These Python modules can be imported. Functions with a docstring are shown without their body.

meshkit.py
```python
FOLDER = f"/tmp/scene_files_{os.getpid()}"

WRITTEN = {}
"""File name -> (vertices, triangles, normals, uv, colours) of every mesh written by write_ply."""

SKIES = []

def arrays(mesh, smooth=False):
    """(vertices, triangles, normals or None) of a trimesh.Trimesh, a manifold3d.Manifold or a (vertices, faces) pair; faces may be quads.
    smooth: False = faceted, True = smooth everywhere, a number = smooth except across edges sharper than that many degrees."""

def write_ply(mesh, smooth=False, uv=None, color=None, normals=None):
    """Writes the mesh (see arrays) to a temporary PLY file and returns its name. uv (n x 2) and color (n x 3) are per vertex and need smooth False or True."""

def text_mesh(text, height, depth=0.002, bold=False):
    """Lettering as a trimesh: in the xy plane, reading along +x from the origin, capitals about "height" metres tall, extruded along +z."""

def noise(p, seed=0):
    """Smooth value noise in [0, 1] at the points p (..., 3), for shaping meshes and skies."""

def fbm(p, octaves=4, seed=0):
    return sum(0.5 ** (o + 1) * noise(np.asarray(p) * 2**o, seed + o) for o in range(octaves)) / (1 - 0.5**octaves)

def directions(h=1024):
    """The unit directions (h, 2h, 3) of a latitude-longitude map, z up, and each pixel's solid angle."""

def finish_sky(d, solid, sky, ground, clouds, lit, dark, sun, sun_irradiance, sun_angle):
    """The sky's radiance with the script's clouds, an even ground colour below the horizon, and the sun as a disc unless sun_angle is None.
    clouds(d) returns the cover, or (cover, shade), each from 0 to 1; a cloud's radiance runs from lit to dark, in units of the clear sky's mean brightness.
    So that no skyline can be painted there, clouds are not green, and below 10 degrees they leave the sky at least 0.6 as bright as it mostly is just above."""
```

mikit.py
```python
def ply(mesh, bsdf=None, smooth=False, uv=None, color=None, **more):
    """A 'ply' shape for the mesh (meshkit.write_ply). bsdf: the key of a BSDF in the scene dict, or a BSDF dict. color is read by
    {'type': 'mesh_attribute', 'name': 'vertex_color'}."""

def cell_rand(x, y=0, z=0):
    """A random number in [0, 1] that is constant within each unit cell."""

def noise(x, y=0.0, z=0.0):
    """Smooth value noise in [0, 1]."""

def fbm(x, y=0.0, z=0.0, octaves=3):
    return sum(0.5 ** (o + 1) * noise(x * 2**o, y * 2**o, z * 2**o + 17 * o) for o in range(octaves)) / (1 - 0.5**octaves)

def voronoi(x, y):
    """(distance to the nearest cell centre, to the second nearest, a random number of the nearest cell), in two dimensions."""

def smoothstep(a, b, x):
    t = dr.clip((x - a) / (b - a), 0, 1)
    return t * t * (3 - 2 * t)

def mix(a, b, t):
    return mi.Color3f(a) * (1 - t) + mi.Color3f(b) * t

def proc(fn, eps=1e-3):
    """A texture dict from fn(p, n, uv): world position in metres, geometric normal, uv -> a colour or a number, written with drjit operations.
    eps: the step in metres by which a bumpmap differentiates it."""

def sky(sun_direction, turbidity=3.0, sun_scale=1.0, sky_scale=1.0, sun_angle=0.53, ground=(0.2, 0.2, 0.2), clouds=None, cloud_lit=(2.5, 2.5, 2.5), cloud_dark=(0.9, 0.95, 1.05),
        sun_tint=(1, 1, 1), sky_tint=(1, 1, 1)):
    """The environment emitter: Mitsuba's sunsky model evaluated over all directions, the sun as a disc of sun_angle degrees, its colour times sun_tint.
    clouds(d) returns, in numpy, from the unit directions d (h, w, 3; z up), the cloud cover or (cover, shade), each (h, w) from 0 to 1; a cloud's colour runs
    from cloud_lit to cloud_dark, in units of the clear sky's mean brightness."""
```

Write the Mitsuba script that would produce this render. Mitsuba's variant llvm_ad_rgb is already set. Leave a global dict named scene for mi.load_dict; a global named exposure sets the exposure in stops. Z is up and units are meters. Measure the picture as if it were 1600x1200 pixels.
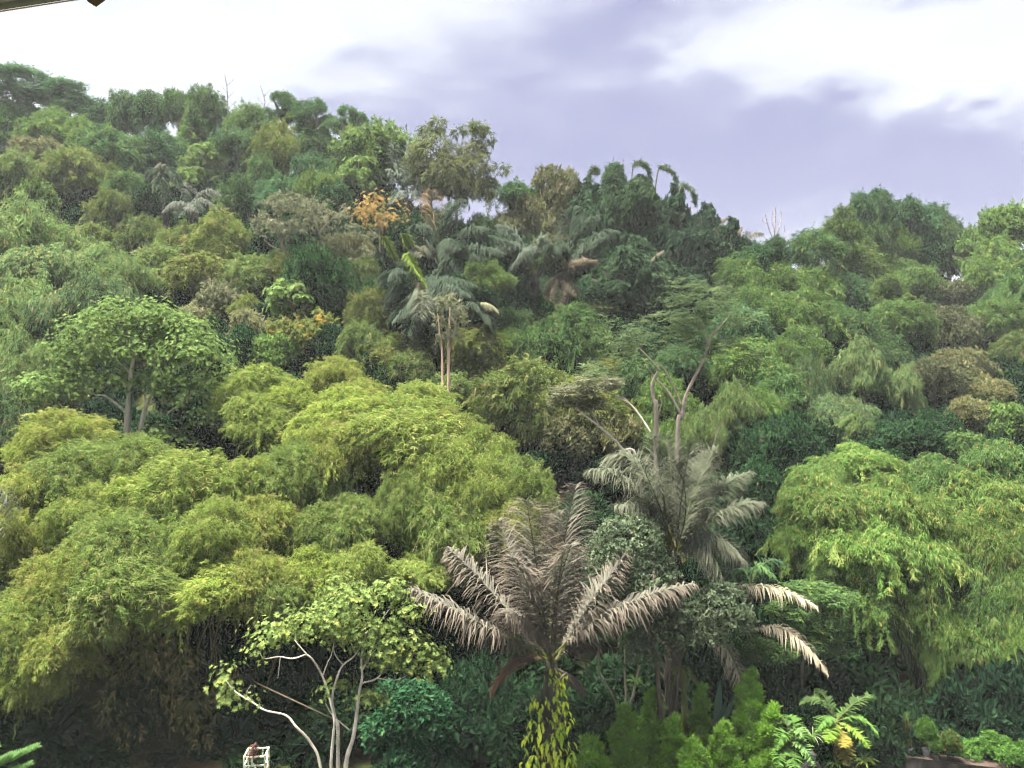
import math
import numpy as np
import mitsuba as mi
import mikit
import meshkit

# ---------------------------------------------------------------- camera, sky, sun, exposure
T = mi.ScalarTransform4f
EYE = np.array([0.0, 0.0, 17.5])          # a balcony high above the garden
FOCAL = 1186.0                            # lens, in pixels of a 1600 pixel wide picture
scene, labels = {}, {}
scene['camera'] = {'type': 'perspective', 'fov': math.degrees(2 * math.atan(800 / FOCAL)), 'fov_axis': 'x', 'near_clip': 0.1, 'far_clip': 3000.0,
                   'to_world': T().look_at(origin=EYE.tolist(), target=[0, 100, 17.5], up=[0, 0, 1]),
                   'medium': {'type': 'ref', 'id': 'haze_air'}}
exposure = 4.9


def clouds(d):
    """Heavy broken overcast: drifting banks of grey with bright thin places between."""
    x, y, z = d[..., 0], d[..., 1], np.maximum(d[..., 2], 0)
    q = np.stack([x, y, z * 1.6], -1)
    az = np.degrees(np.arctan2(x, y))
    el = np.degrees(np.arcsin(np.clip(z, -1, 1)))
    # ragged edges: the banks are torn by turbulence at several sizes
    for k, amp in ((3.0, 12), (8.0, 8), (20.0, 4.5), (50.0, 2.0)):
        az = az + amp * (meshkit.fbm(q * k + 5, 3, 3) - 0.5)
        el = el + amp * .6 * (meshkit.fbm(q * k + 11, 3, 9) - 0.5)
    s = 0.52 + 1.0 * (meshkit.fbm(q * 2.4 + 3, 3, 21) - 0.5) + 0.8 * (meshkit.fbm(q * [7, 7, 13], 5, 31) - 0.5)

    def bank(a, e, ra, re, tilt=0.0):
        da, de = az - a, el - e
        c, sn = math.cos(math.radians(tilt)), math.sin(math.radians(tilt))
        u, v = (da * c + de * sn) / ra, (-da * sn + de * c) / re
        return np.exp(-(u * u + v * v) ** 2.2)

    thin = 0.8 * bank(-21, 27, 20, 6.5, 16) + 0.45 * bank(-28, 19, 11, 4.5, 8) + 0.75 * bank(25, 22.5, 17, 5.0, -10) + .45 * bank(31, 17, 8, 3, -30)
    thick = 0.40 * bank(0, 20, 15, 6.5, 24) + 0.50 * bank(16, 14.8, 15, 4.0, -6) + 0.4 * bank(35, 14, 9, 5) + 0.30 * bank(10, 27, 9, 2.2, -6) + 0.30 * bank(30, 25, 6, 1.0, 8) + .2 * bank(0, 12, 40, 5) + 0.55 * bank(-32, 25.5, 6, 2.0, -14) + .35 * bank(-17, 22.5, 6, 1.6, 20)
    s = s - thin + thick + 0.9 * (meshkit.fbm(q * [13, 13, 24], 5, 55) - 0.5)
    return np.ones_like(s), 0.5 + 0.5 * np.tanh(2.3 * (s - 0.53))


scene['sky'] = mikit.sky([-0.25, -0.02, 1.0], turbidity=4, sun_scale=0.85, sun_angle=28, sun_tint=(0.90, 1.0, 1.08), clouds=clouds,
                         cloud_lit=(0.252, 0.265, 0.297), cloud_dark=(0.098, 0.102, 0.174))
HAZE = 0.00026

# ---------------------------------------------------------------- small tools
RNG = np.random.default_rng(7)


def at(px, py, y):
    """The point y metres in front of the balcony that a picture position of the survey stands for."""
    return np.array([(px - 800) / FOCAL * y, y, EYE[2] - (py - 600) / FOCAL * y])


def unit(v):
    return v / (np.linalg.norm(v, axis=-1, keepdims=True) + 1e-12)


class Mesh:
    """Gathers vertices, triangles and vertex colours."""

    def __init__(self):
        self.v, self.f, self.c, self.n = [], [], [], 0

    def add(self, v, f, c):
        v = np.asarray(v, float).reshape(-1, 3)
        c = np.broadcast_to(np.asarray(c, float), (len(v), 3))
        self.v.append(v); self.f.append(np.asarray(f, int).reshape(-1, 3) + self.n); self.c.append(c)
        self.n += len(v)
        return self

    def arrays(self):
        return np.vstack(self.v), np.vstack(self.f), np.clip(np.vstack(self.c), 0.002, 0.95)

    def ply(self, bsdf, smooth=False, **more):
        v, f, c = self.arrays()
        return mikit.ply((v, f), bsdf, smooth=smooth, color=c, **more)


def tube(m, pts, rad, col, sides=6, cap=True):
    p = np.asarray(pts, float)
    r = np.broadcast_to(np.asarray(rad, float), (len(p),))
    t = unit(np.gradient(p, axis=0))
    ref = np.array([0.31, 0.95, 0.05]) if abs(t[:, 2]).mean() > 0.5 else np.array([0.05, 0.1, 1.0])
    a = unit(np.cross(t, ref)); b = np.cross(t, a)
    k = np.arange(sides) * 2 * np.pi / sides
    v = (p[:, None] + r[:, None, None] * (np.cos(k)[None, :, None] * a[:, None] + np.sin(k)[None, :, None] * b[:, None])).reshape(-1, 3)
    i, j = np.meshgrid(np.arange(len(p) - 1), np.arange(sides), indexing='ij')
    q = np.stack([i * sides + j, i * sides + (j + 1) % sides, (i + 1) * sides + (j + 1) % sides, (i + 1) * sides + j], -1).reshape(-1, 4)
    f = np.vstack([q[:, [0, 1, 2]], q[:, [0, 2, 3]]])
    col = np.asarray(col, float)
    c = np.repeat(col, sides, 0) if col.ndim == 2 else col
    if cap:
        v = np.vstack([v, p[-1:]])
        c = np.vstack([np.broadcast_to(c, (len(v) - 1, 3)), np.broadcast_to(c, (len(v) - 1, 3))[-1:]])
        e = (len(p) - 1) * sides
        f = np.vstack([f, np.stack([e + np.arange(sides), e + (np.arange(sides) + 1) % sides, np.full(sides, len(v) - 1)], 1)])
    c = np.broadcast_to(np.asarray(c, float), (len(v), 3)) * (0.72 + 0.56 * meshkit.fbm(v * [11, 11, 4.5], 3, 19))[:, None]   # mottled bark
    return m.add(v, f, c)


def box(m, lo, hi, col, rot=None, loc=(0, 0, 0), bevel=0.0):
    lo, hi = np.asarray(lo, float), np.asarray(hi, float)
    if bevel:
        import manifold3d
        c = [(lo[k] + bevel, hi[k] - bevel) for k in range(3)]
        pts = []
        for x in range(2):
            for y in range(2):
                for z in range(2):
                    o = np.array([c[0][x], c[1][y], c[2][z]])
                    for k in range(3):
                        s = np.zeros(3); s[k] = bevel * (1 if (x, y, z)[k] else -1)
                        pts.append(o + s)
        h = manifold3d.Manifold.hull_points(np.array(pts)).to_mesh()
        v, f = np.array(h.vert_properties[:, :3], float), np.array(h.tri_verts)
    else:
        v = np.array([[x, y, z] for x in (lo[0], hi[0]) for y in (lo[1], hi[1]) for z in (lo[2], hi[2])])
        f = np.array([[0, 1, 3], [0, 3, 2], [4, 6, 7], [4, 7, 5], [0, 4, 5], [0, 5, 1], [2, 3, 7], [2, 7, 6], [0, 2, 6], [0, 6, 4], [1, 5, 7], [1, 7, 3]])
    if rot is not None:
        v = v @ np.asarray(rot).T
    return m.add(v + np.asarray(loc, float), f, col)


def bezier(p0, p1, p2, n=16):
    t = np.linspace(0, 1, n)[:, None]
    return (1 - t) ** 2 * np.asarray(p0) + 2 * t * (1 - t) * np.asarray(p1) + t * t * np.asarray(p2)


def spline(pts, n=20):
    """A smooth curve through the points (Catmull-Rom)."""
    p = np.asarray(pts, float)
    p = np.vstack([2 * p[0] - p[1], p, 2 * p[-1] - p[-2]])
    u = np.linspace(0, len(p) - 3 - 1e-6, n)
    i = u.astype(int); t = (u - i)[:, None]
    a, b, c, d = p[i], p[i + 1], p[i + 2], p[i + 3]
    return 0.5 * (2 * b + (c - a) * t + (2 * a - 5 * b + 4 * c - d) * t ** 2 + (3 * b - a - 3 * c + d) * t ** 3)


def blades(m, P, A, N, L, W, C, fold=0.18, sag=0.12, tip=None, wide=0.45):
    """Single leaves: a folded kite of two triangles from each point P along A, facing N."""
    n = len(P)
    L, W = np.broadcast_to(L, (n,))[:, None], np.broadcast_to(W, (n,))[:, None]
    S = unit(np.cross(N, A)); M = np.cross(A, S)
    mid = P + A * L * wide
    v = np.stack([P, mid + S * W * .5 + M * W * fold, P + A * L - np.array([0, 0, 1.0]) * L * sag, mid - S * W * .5 + M * W * fold], 1)
    i = np.arange(n)[:, None] * 4
    f = np.concatenate([i + np.array([[0, 1, 2]]), i + np.array([[0, 2, 3]])])
    C = np.broadcast_to(C, (n, 3))
    c = np.stack([C, C, C if tip is None else np.broadcast_to(tip, (n, 3)), C], 1)
    return m.add(v.reshape(-1, 3), f, c.reshape(-1, 3))


def palette(rng, n, pal, dead=0.0, dead_col=(0.40, 0.28, 0.13)):
    a, b = np.array(pal[0]), np.array(pal[1])
    t = rng.random(n)[:, None]
    c = a * (1 - t) + b * t
    if len(pal) > 2:
        c = np.where((rng.random(n) < 0.14)[:, None], np.array(pal[2]), c)
    c = c * rng.uniform(0.75, 1.25, (n, 1))
    if dead:
        c = np.where((rng.random(n) < dead)[:, None], np.array(dead_col) * rng.uniform(0.7, 1.2, (n, 1)), c)
    return c


# ---------------------------------------------------------------- crowns
DOWN = np.array([0, 0, -1.0])


def lobes_of(rng, form):
    """Lobes (cx, cy, cz, rx, ry, rz) within a box of about -0.5..0.5."""
    out = []
    if form == 'dome':
        out.append((0, 0, -0.06, .33, .33, .36))
        k = rng.integers(8, 11)
        for i in range(k):
            a = 2 * np.pi * (i + rng.uniform(-.35, .35)) / k
            e = rng.uniform(-.25, .95)
            r = rng.uniform(.13, .24)
            out.append((.37 * np.cos(a) * np.cos(e), .37 * np.sin(a) * np.cos(e), .30 * np.sin(e) - .04, r, r, r * rng.uniform(.85, 1.2)))
        out.append((rng.uniform(-.1, .1), rng.uniform(-.1, .1), .24, .2, .2, .22))
    elif form == 'tree':
        for i in range(rng.integers(13, 17)):
            a = i * 2.4 + rng.uniform(-.3, .3); e = np.arcsin(rng.uniform(-.45, 1))
            d = rng.uniform(.6, 1.0)
            r = rng.uniform(.13, .21)
            out.append((.34 * d * np.cos(a) * np.cos(e), .34 * d * np.sin(a) * np.cos(e), .33 * d * np.sin(e), r, r, r * .85))
        out.append((0, 0, 0, .26, .26, .25))
    elif form == 'layer':
        for i in range(rng.integers(15, 20)):
            a = i * 2.4 + rng.uniform(-.4, .4); d = np.sqrt(rng.random()) * .4
            z = .42 - (d / .4) ** 2 * .35 - rng.uniform(0, .45) * (i % 2)
            r = rng.uniform(.12, .2)
            out.append((d * np.cos(a), d * np.sin(a), z, r, r, r * .42))
    elif form == 'column':
        for i in range(14):
            z = -.45 + .9 * i / 13; a = i * 2.4
            r = rng.uniform(.2, .3) * (1 - .6 * max(0, z) / .5)
            out.append((.2 * np.cos(a) * (1 - max(0, z)), .2 * np.sin(a) * (1 - max(0, z)), z, r, r, .12))
    elif form == 'plume':
        # an arching, nodding head of bamboo: the culm rises, bends over and hangs
        for i in range(9):
            t = i / 8
            out.append((-.30 + .62 * t, rng.uniform(-.05, .05), -.12 + .95 * t - 1.02 * t * t * .95, .17 + .06 * np.sin(t * 3.1), .2 + .06 * np.sin(t * 3.1), .15 + .05 * np.sin(3.1 * t)))
        for i in range(7):
            t = rng.random(); a = rng.choice([-1, 1]) * rng.uniform(.12, .24)
            out.append((-.30 + .62 * t, a, -.14 + .95 * t - .97 * t * t, .15, .15, .15))
    return np.array(out)


def crown(seed, w, h, form, sprays, per, L, W, mode, pal, dead=0.0, gap=0.36, inner=0.14, low=-0.25, dead_col=(0.42, 0.30, 0.14), strands=0, clump=None, tails=0):
    """Foliage of one crown, about w by h metres about the origin."""
    rng = np.random.default_rng(seed)
    lob = lobes_of(rng, form) if isinstance(form, str) else np.asarray(form, float)
    size = np.array([w, w, h]) if isinstance(form, str) else np.ones(3)
    area = (lob[:, 3] * size[0]) * (lob[:, 4] * size[0] + lob[:, 5] * size[2])
    n = int(sprays * 2.6)
    k = rng.choice(len(lob), n, p=area / area.sum())
    d = unit(rng.normal(size=(n, 3)))
    keep = (d[:, 2] > low) | (rng.random(n) < 0.12)
    keep &= (d[:, 2] > 0.0) | (rng.random(n) < 0.75)
    k, d = k[keep], d[keep]
    r = lob[k, 3:6] * size
    deep = rng.random(len(k)) < inner
    rad = np.where(deep, rng.uniform(.45, .85, len(k)), 1 - .22 * rng.random(len(k)) ** 1.6)
    rad = rad * (1 + 0.5 * (meshkit.fbm(d * 2.7 + k[:, None] * 3.3 + seed, 3, seed) - .5))
    P = lob[k, :3] * size + d * r * rad[:, None]
    N = unit(d / r)
    inside = np.zeros(len(P), bool)
    for j in range(len(lob)):
        q = ((P - lob[j, :3] * size) / (lob[j, 3:6] * size))
        inside |= ((q ** 2).sum(1) < .62) & (k != j) & ~deep
    g = meshkit.fbm(P / (0.13 * w) + seed * 7, 2, seed + 5)
    ok = ~inside & ((g > gap) | (rng.random(len(P)) < .15))
    P, N, deep = P[ok][:sprays], N[ok][:sprays], deep[ok][:sprays]
    if clump:   # leaves gather in tufts at the ends of twigs, with air between
        c = max(1, len(P) // clump[0])
        o = rng.normal(size=(c * clump[0], 3)); o[:, 2] *= .6
        P, N, deep = np.repeat(P[:c], clump[0], 0) + o * clump[1], unit(np.repeat(N[:c], clump[0], 0) * .5 + unit(o) * .6 + [0, 0, .35]), np.repeat(deep[:c], clump[0])
    n = len(P)
    m = Mesh()
    tone = palette(rng, n, pal) * (0.82 + 0.36 * meshkit.fbm(P / (0.28 * w) + 31 + seed, 2, 77))[:, None]
    Lb = L * rng.uniform(.75, 1.3, n) * np.where(deep, 1.5, 1.0)
    Wb = W * rng.uniform(.8, 1.25, n) * np.where(deep, 1.6, 1.0)
    if tails:
        # long strands that hang straight down from the outer twigs
        s0 = rng.choice(np.nonzero(N[:, 2] < .5)[0], tails)
        ln = rng.uniform(.15, .45, tails) * w
        t = np.linspace(0, 1, 14)
        P = np.vstack([P, (P[s0][:, None] + (N[s0] * [.12, .12, 0])[:, None] * w * t[None, :, None] ** .5 + DOWN * (ln[:, None] * t[None])[..., None]).reshape(-1, 3) + rng.normal(0, .05, (tails * 14, 3))])
        N, tone = np.vstack([N, np.repeat(N[s0], 14, 0)]), np.vstack([tone, np.repeat(tone[s0], 14, 0)])
        Lb, Wb, deep = np.r_[Lb, np.full(14 * tails, L)], np.r_[Wb, np.full(14 * tails, W)], np.r_[deep, np.zeros(14 * tails, bool)]
        n = len(P)
    if strands:
        # loose hanging or nodding branchlets that break the outline
        s0 = rng.choice(n, strands)
        sp, sn, st = [], [], []
        for i in s0:
            o = unit(N[i] * [1, 1, .8] + rng.normal(size=3) * .35)
            ln = rng.uniform(.08, .26) * w
            t = np.linspace(.15, 1, 8)[:, None]
            sp.append(P[i] + o * ln * t + DOWN * ln * .75 * t * t); sn.append(np.repeat(unit(N[i] + [0, 0, .4])[None], 8, 0)); st.append(np.repeat(tone[i][None], 8, 0))
        P, N, tone = np.vstack([P] + sp), np.vstack([N] + sn), np.vstack([tone] + st)
        e = 8 * strands
        Lb, Wb, deep = np.r_[Lb, L * rng.uniform(.8, 1.2, e)], np.r_[Wb, W * rng.uniform(.8, 1.2, e)], np.r_[deep, np.zeros(e, bool)]
        n = len(P)
    if mode == 'bamboo':
        side = unit(np.cross(N, DOWN + .01)); fall = unit(DOWN - N * (N @ DOWN)[:, None] + .01)
        A = unit(N * .55 + fall * .75 + side * rng.normal(0, .45, (n, 1)) + rng.normal(0, .18, (n, 3)))
        fan, lift = 1.0, .6
    elif mode == 'weep':
        side = unit(np.cross(N, DOWN + .01))
        A = unit(N * .50 + DOWN * .85 + side * rng.normal(0, .4, (n, 1)) + rng.normal(0, .15, (n, 3)))
        fan, lift = .95, .55
    elif mode == 'upright':
        A = unit(N * .7 + rng.normal(0, .25, (n, 3)) + [0, 0, .8])
        fan, lift = .7, .5
    else:
        A = unit(N * .8 + rng.normal(0, .5, (n, 3)) + [0, 0, .1])
        fan, lift = 1.5, .45
    S = unit(np.cross(N, A) + rng.normal(0, .05, (n, 3)))
    if mode == 'rosette':
        S1 = unit(np.cross(N, [0.2, 0.1, 1.0])); S2 = np.cross(N, S1)
    for j in range(per):
        if mode == 'rosette':
            th = 2 * np.pi * (j + rng.uniform(-.3, .3, n)) / per
            D = unit(S1 * np.cos(th)[:, None] + S2 * np.sin(th)[:, None] + N * rng.uniform(.1, .6, (n, 1)) + [0, 0, -.1])
            Nn = unit(N + rng.normal(0, .25, (n, 3)))
            base = P
        elif mode == 'feather':
            th = 2 * np.pi * (j + rng.uniform(-.4, .4, n)) / per
            D = unit(np.stack([np.cos(th), np.sin(th), rng.normal(-.12, .2, n)], 1) + N * .2)
            Nn = unit(np.array([0, 0, 1.0]) + rng.normal(0, .3, (n, 3)))
            base = P + rng.normal(0, .5, (n, 3)) * L * [1, 1, .3]
        else:
            th = rng.uniform(-fan, fan, n)
            D = unit(A * np.cos(th)[:, None] + S * np.sin(th)[:, None] + N * rng.uniform(-lift, lift, (n, 1)))
            Nn = unit(N * .8 + [0, 0, .35] + rng.normal(0, .35, (n, 3)))
            base = P + (A * rng.uniform(-.4, .5, (n, 1)) + rng.normal(0, .12, (n, 3))) * L
        c = tone * rng.uniform(.82, 1.18, (n, 1))
        if dead:
            dd = rng.random(n) < dead
            c = np.where(dd[:, None], np.array(dead_col) * rng.uniform(.7, 1.2, (n, 1)), c)
        tipc = None
        if mode == 'rosette':
            tipc = c * .8
            c = c * 1.25 + [.03, .03, 0]
        blades(m, base, D, Nn, Lb * rng.uniform(.75, 1.15, n), Wb, c, tip=tipc, sag=.16 if mode in ('bamboo', 'weep') else .06)
    return m


scene['leaf'] = {'type': 'principledthin', 'base_color': {'type': 'mesh_attribute', 'name': 'vertex_color'}, 'roughness': 0.55, 'diff_trans': 0.8, 'eta': 1.3, 'spec_trans': 0.0}
scene['bark'] = {'type': 'twosided', 'bsdf': {'type': 'principled', 'base_color': {'type': 'mesh_attribute', 'name': 'vertex_color'}, 'roughness': 0.85, 'specular': 0.25}}
scene['paint'] = {'type': 'twosided', 'bsdf': {'type': 'principled', 'base_color': {'type': 'mesh_attribute', 'name': 'vertex_color'}, 'roughness': 0.5, 'specular': 0.4}}

# ---------------------------------------------------------------- the ground: a garden terrace at the foot of a steep hill
RIDGE_X = [-260, -85, -52, -28, -14, -2, 8, 20, 25, 31, 47, 58, 64, 75, 260]
RIDGE_Y = [150, 126, 122.5, 112, 101, 90, 90, 92, 86, 83, 104, 110, 100, 106, 120]


def ground(x, y):
    x, y = np.asarray(x, float), np.asarray(y, float)
    t = np.clip((x + 5) / 60, 0, 1); s = 0.63 - 0.18 * t * t * (3 - 2 * t)
    foot = 38.5 + 2.0 * np.sin(x * .13 + 1)
    up = np.logaddexp(0, (y - foot) / 1.5) * 1.5 * s
    yr = np.interp(x, RIDGE_X, RIDGE_Y)
    top = np.maximum((yr - foot) * s, 0)
    down = top - np.maximum(y - yr, 0) * .45
    g = -np.logaddexp(-up / 2.0, -down / 2.0) * 2.0
    g = np.where(y > yr, np.maximum(g, -5.0), g)
    return g + np.where(y > 37, 1.0, 0.1) * 0.5 * (meshkit.noise(np.stack([x / 5, y / 5, 0 * x], -1), 3) - .5) - .35 * np.clip((x - 14) / 4, 0, 1) * np.clip((39 - y) / 3, 0, 1)


def build_ground():
    gx = np.unique(np.concatenate([np.linspace(-3000, -260, 12), np.linspace(-260, 260, 175), np.linspace(260, 3000, 12)]))
    gy = np.unique(np.concatenate([np.linspace(-600, -20, 10), np.linspace(-20, 170, 110), np.linspace(170, 2900, 30)]))
    X, Y = np.meshgrid(gx, gy)
    v = np.stack([X, Y, ground(X, Y)], -1).reshape(-1, 3)
    i, j = np.meshgrid(np.arange(len(gy) - 1), np.arange(len(gx) - 1), indexing='ij')
    a = i * len(gx) + j
    q = np.stack([a, a + 1, a + 1 + len(gx), a + len(gx)], -1).reshape(-1, 4)

    def soil(p, n, uv):
        k = mikit.fbm(p.x * .7, p.y * .7, p.z * .7, 3)
        f = mikit.noise(p.x * 9, p.y * 9, p.z * 9)
        return mikit.mix((.028, .020, .012), (.035, .042, .016), mikit.smoothstep(.35, .65, k)) * (.6 + .8 * f)

    scene['soil'] = {'type': 'diffuse', 'reflectance': mikit.proc(soil)}
    scene['hillside_ground'] = mikit.ply((v, q), 'soil', smooth=True)
    labels['hillside_ground'] = {'kind': 'structure', 'label': 'dark leaf littered soil of the steep forest hillside', 'category': 'ground'}
    scene['haze_air'] = {'type': 'homogeneous', 'albedo': {'type': 'rgb', 'value': [.86, .93, .99]}, 'sigma_t': HAZE}
    scene['haze'] = {'type': 'cube', 'to_world': T().translate([0, 1150, 45]).scale([3100, 1800, 62]), 'bsdf': {'type': 'null'}, 'interior': {'type': 'ref', 'id': 'haze_air'}}
    labels['haze'] = {'kind': 'stuff', 'label': 'thin pale haze filling the air before the hill', 'category': 'haze'}


build_ground()

# ---------------------------------------------------------------- foliage library: each entry a few crowns, used again and again
YB = [(.235, .300, .080), (.150, .222, .055), (.31, .35, .12)]
OLIVE = [(.148, .195, .060), (.098, .145, .044), (.20, .225, .085)]
GREEN = [(.115, .185, .060), (.070, .135, .045), (.16, .235, .07)]
BLUE = [(.075, .140, .060), (.048, .105, .046), (.12, .19, .07)]
LIGHT = [(.150, .225, .075), (.11, .175, .055), (.21, .27, .095)]
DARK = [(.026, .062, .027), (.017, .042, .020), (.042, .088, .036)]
GREY = [(.160, .170, .095), (.110, .130, .070), (.23, .22, .15)]
PEND = [(.135, .225, .065), (.09, .17, .05), (.20, .27, .09)]
SLOPE = [(.140, .205, .085), (.095, .160, .065), (.20, .24, .10)]
LIBRARY, GROUPS = {}, {}


def library(kind, count, w, h, form, sprays, per, L, W, mode, pal, **more):
    LIBRARY[kind] = []
    for i in range(count):
        g = f'{kind}_crown_{i}'
        q = np.array(pal) * [1, .84, 1.14, .95, 1.05][i % 5] * [[1, 1, 1], [.94, 1, 1.1], [1.02, 1, .9], [1.06, .98, .95], [.95, 1.02, 1.1]][i % 5]
        m = crown(hash_of(kind) + i * 13, w, h, form if isinstance(form, str) else form[i % len(form)], sprays, per, L, W, mode, q, **more)
        v, f, c = m.arrays()
        lo, hi = np.percentile(v, 1.0, 0), np.percentile(v, 99.0, 0)
        v = (v - (lo + hi) / 2) / (hi - lo)
        v[:, 2] += (v[:, 2] < -.5) * 0
        GROUPS[g] = {'type': 'shapegroup', 'crown': mikit.ply((v, f), 'leaf', color=c)}
        LIBRARY[kind].append(g)


def hash_of(s):
    return sum((i + 3) * ord(ch) for i, ch in enumerate(s)) % 9973


library('golden', 4, 5.2, 4.4, 'dome', 5200, 6, .23, .036, 'bamboo', YB, dead=.03, strands=150, gap=.33, clump=(6, .20))
library('nodding', 3, 5.5, 4.6, 'plume', 5000, 6, .23, .036, 'bamboo', YB, dead=.04, strands=150, gap=.30, clump=(6, .20))
library('pendulous', 4, 4.6, 5.2, 'dome', 4200, 5, .28, .052, 'weep', PEND, dead=.03, strands=90, tails=70, clump=(7, .24), dead_col=(.42, .27, .10))
library('weeping', 3, 6, 5, 'dome', 3200, 5, .34, .062, 'weep', SLOPE, dead=.03, strands=60, clump=(8, .28))
library('olive', 5, 5, 4, ['dome', 'plume', 'dome', 'tree', 'plume'], 2300, 5, .32, .065, 'bamboo', OLIVE, dead=.03, strands=110, clump=(6, .26))
library('green', 5, 5, 4, ['dome', 'plume', 'dome', 'tree', 'plume'], 2300, 5, .32, .065, 'bamboo', GREEN, dead=.01, strands=110, clump=(6, .26))
library('blue', 5, 5, 4, ['dome', 'plume', 'dome', 'tree', 'plume'], 2200, 5, .33, .068, 'bamboo', BLUE, dead=.01, strands=120, clump=(6, .28))
library('spire', 3, 4, 6, 'plume', 1700, 5, .36, .07, 'bamboo', BLUE, dead=.02, strands=110, clump=(6, .28))
library('broad', 4, 6, 5, 'tree', 2200, 5, .30, .14, 'broad', GREEN, clump=(7, .30))
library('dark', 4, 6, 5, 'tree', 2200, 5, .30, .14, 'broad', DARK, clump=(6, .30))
library('grey', 3, 6, 5, 'tree', 1500, 5, .28, .11, 'broad', GREY, gap=.38, inner=.2, clump=(6, .30))
library('umber', 3, 6, 5, 'tree', 1500, 5, .30, .12, 'broad', [(.135, .142, .070), (.095, .112, .052), (.19, .165, .10)], gap=.40)
library('rosette', 3, 7, 5.5, 'layer', 900, 8, .36, .18, 'rosette', LIGHT, gap=.34, inner=.35, clump=(6, .4))
library('feather', 3, 9, 5, 'layer', 1500, 9, .40, .10, 'feather', BLUE, gap=.40, inner=.05)
library('airy', 2, 9, 5, 'layer', 1100, 9, .34, .075, 'feather', [(.10, .13, .055), (.07, .10, .045), (.16, .18, .08)], gap=.44, inner=.05)
library('creeper', 4, 5, 6, 'dome', 1700, 5, .34, .20, 'weep', [(.036, .066, .036), (.025, .048, .027), (.06, .10, .05)], strands=60)
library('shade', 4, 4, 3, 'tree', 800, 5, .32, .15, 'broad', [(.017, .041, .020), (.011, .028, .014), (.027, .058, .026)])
for k, (a, b) in {'yellow': (.44, .50), 'orange': (.50, .42)}.items():
    library(k, 1, 6, 4, 'tree', 700, 5, .26, .13, 'broad', [(.42, .22, .05), (.30, .13, .035), (.50, .34, .08)] if k == 'orange' else [(.13, .15, .045), (.10, .135, .04), (.36, .25, .06)], gap=.40, inner=.5, clump=(5, .4))


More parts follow.
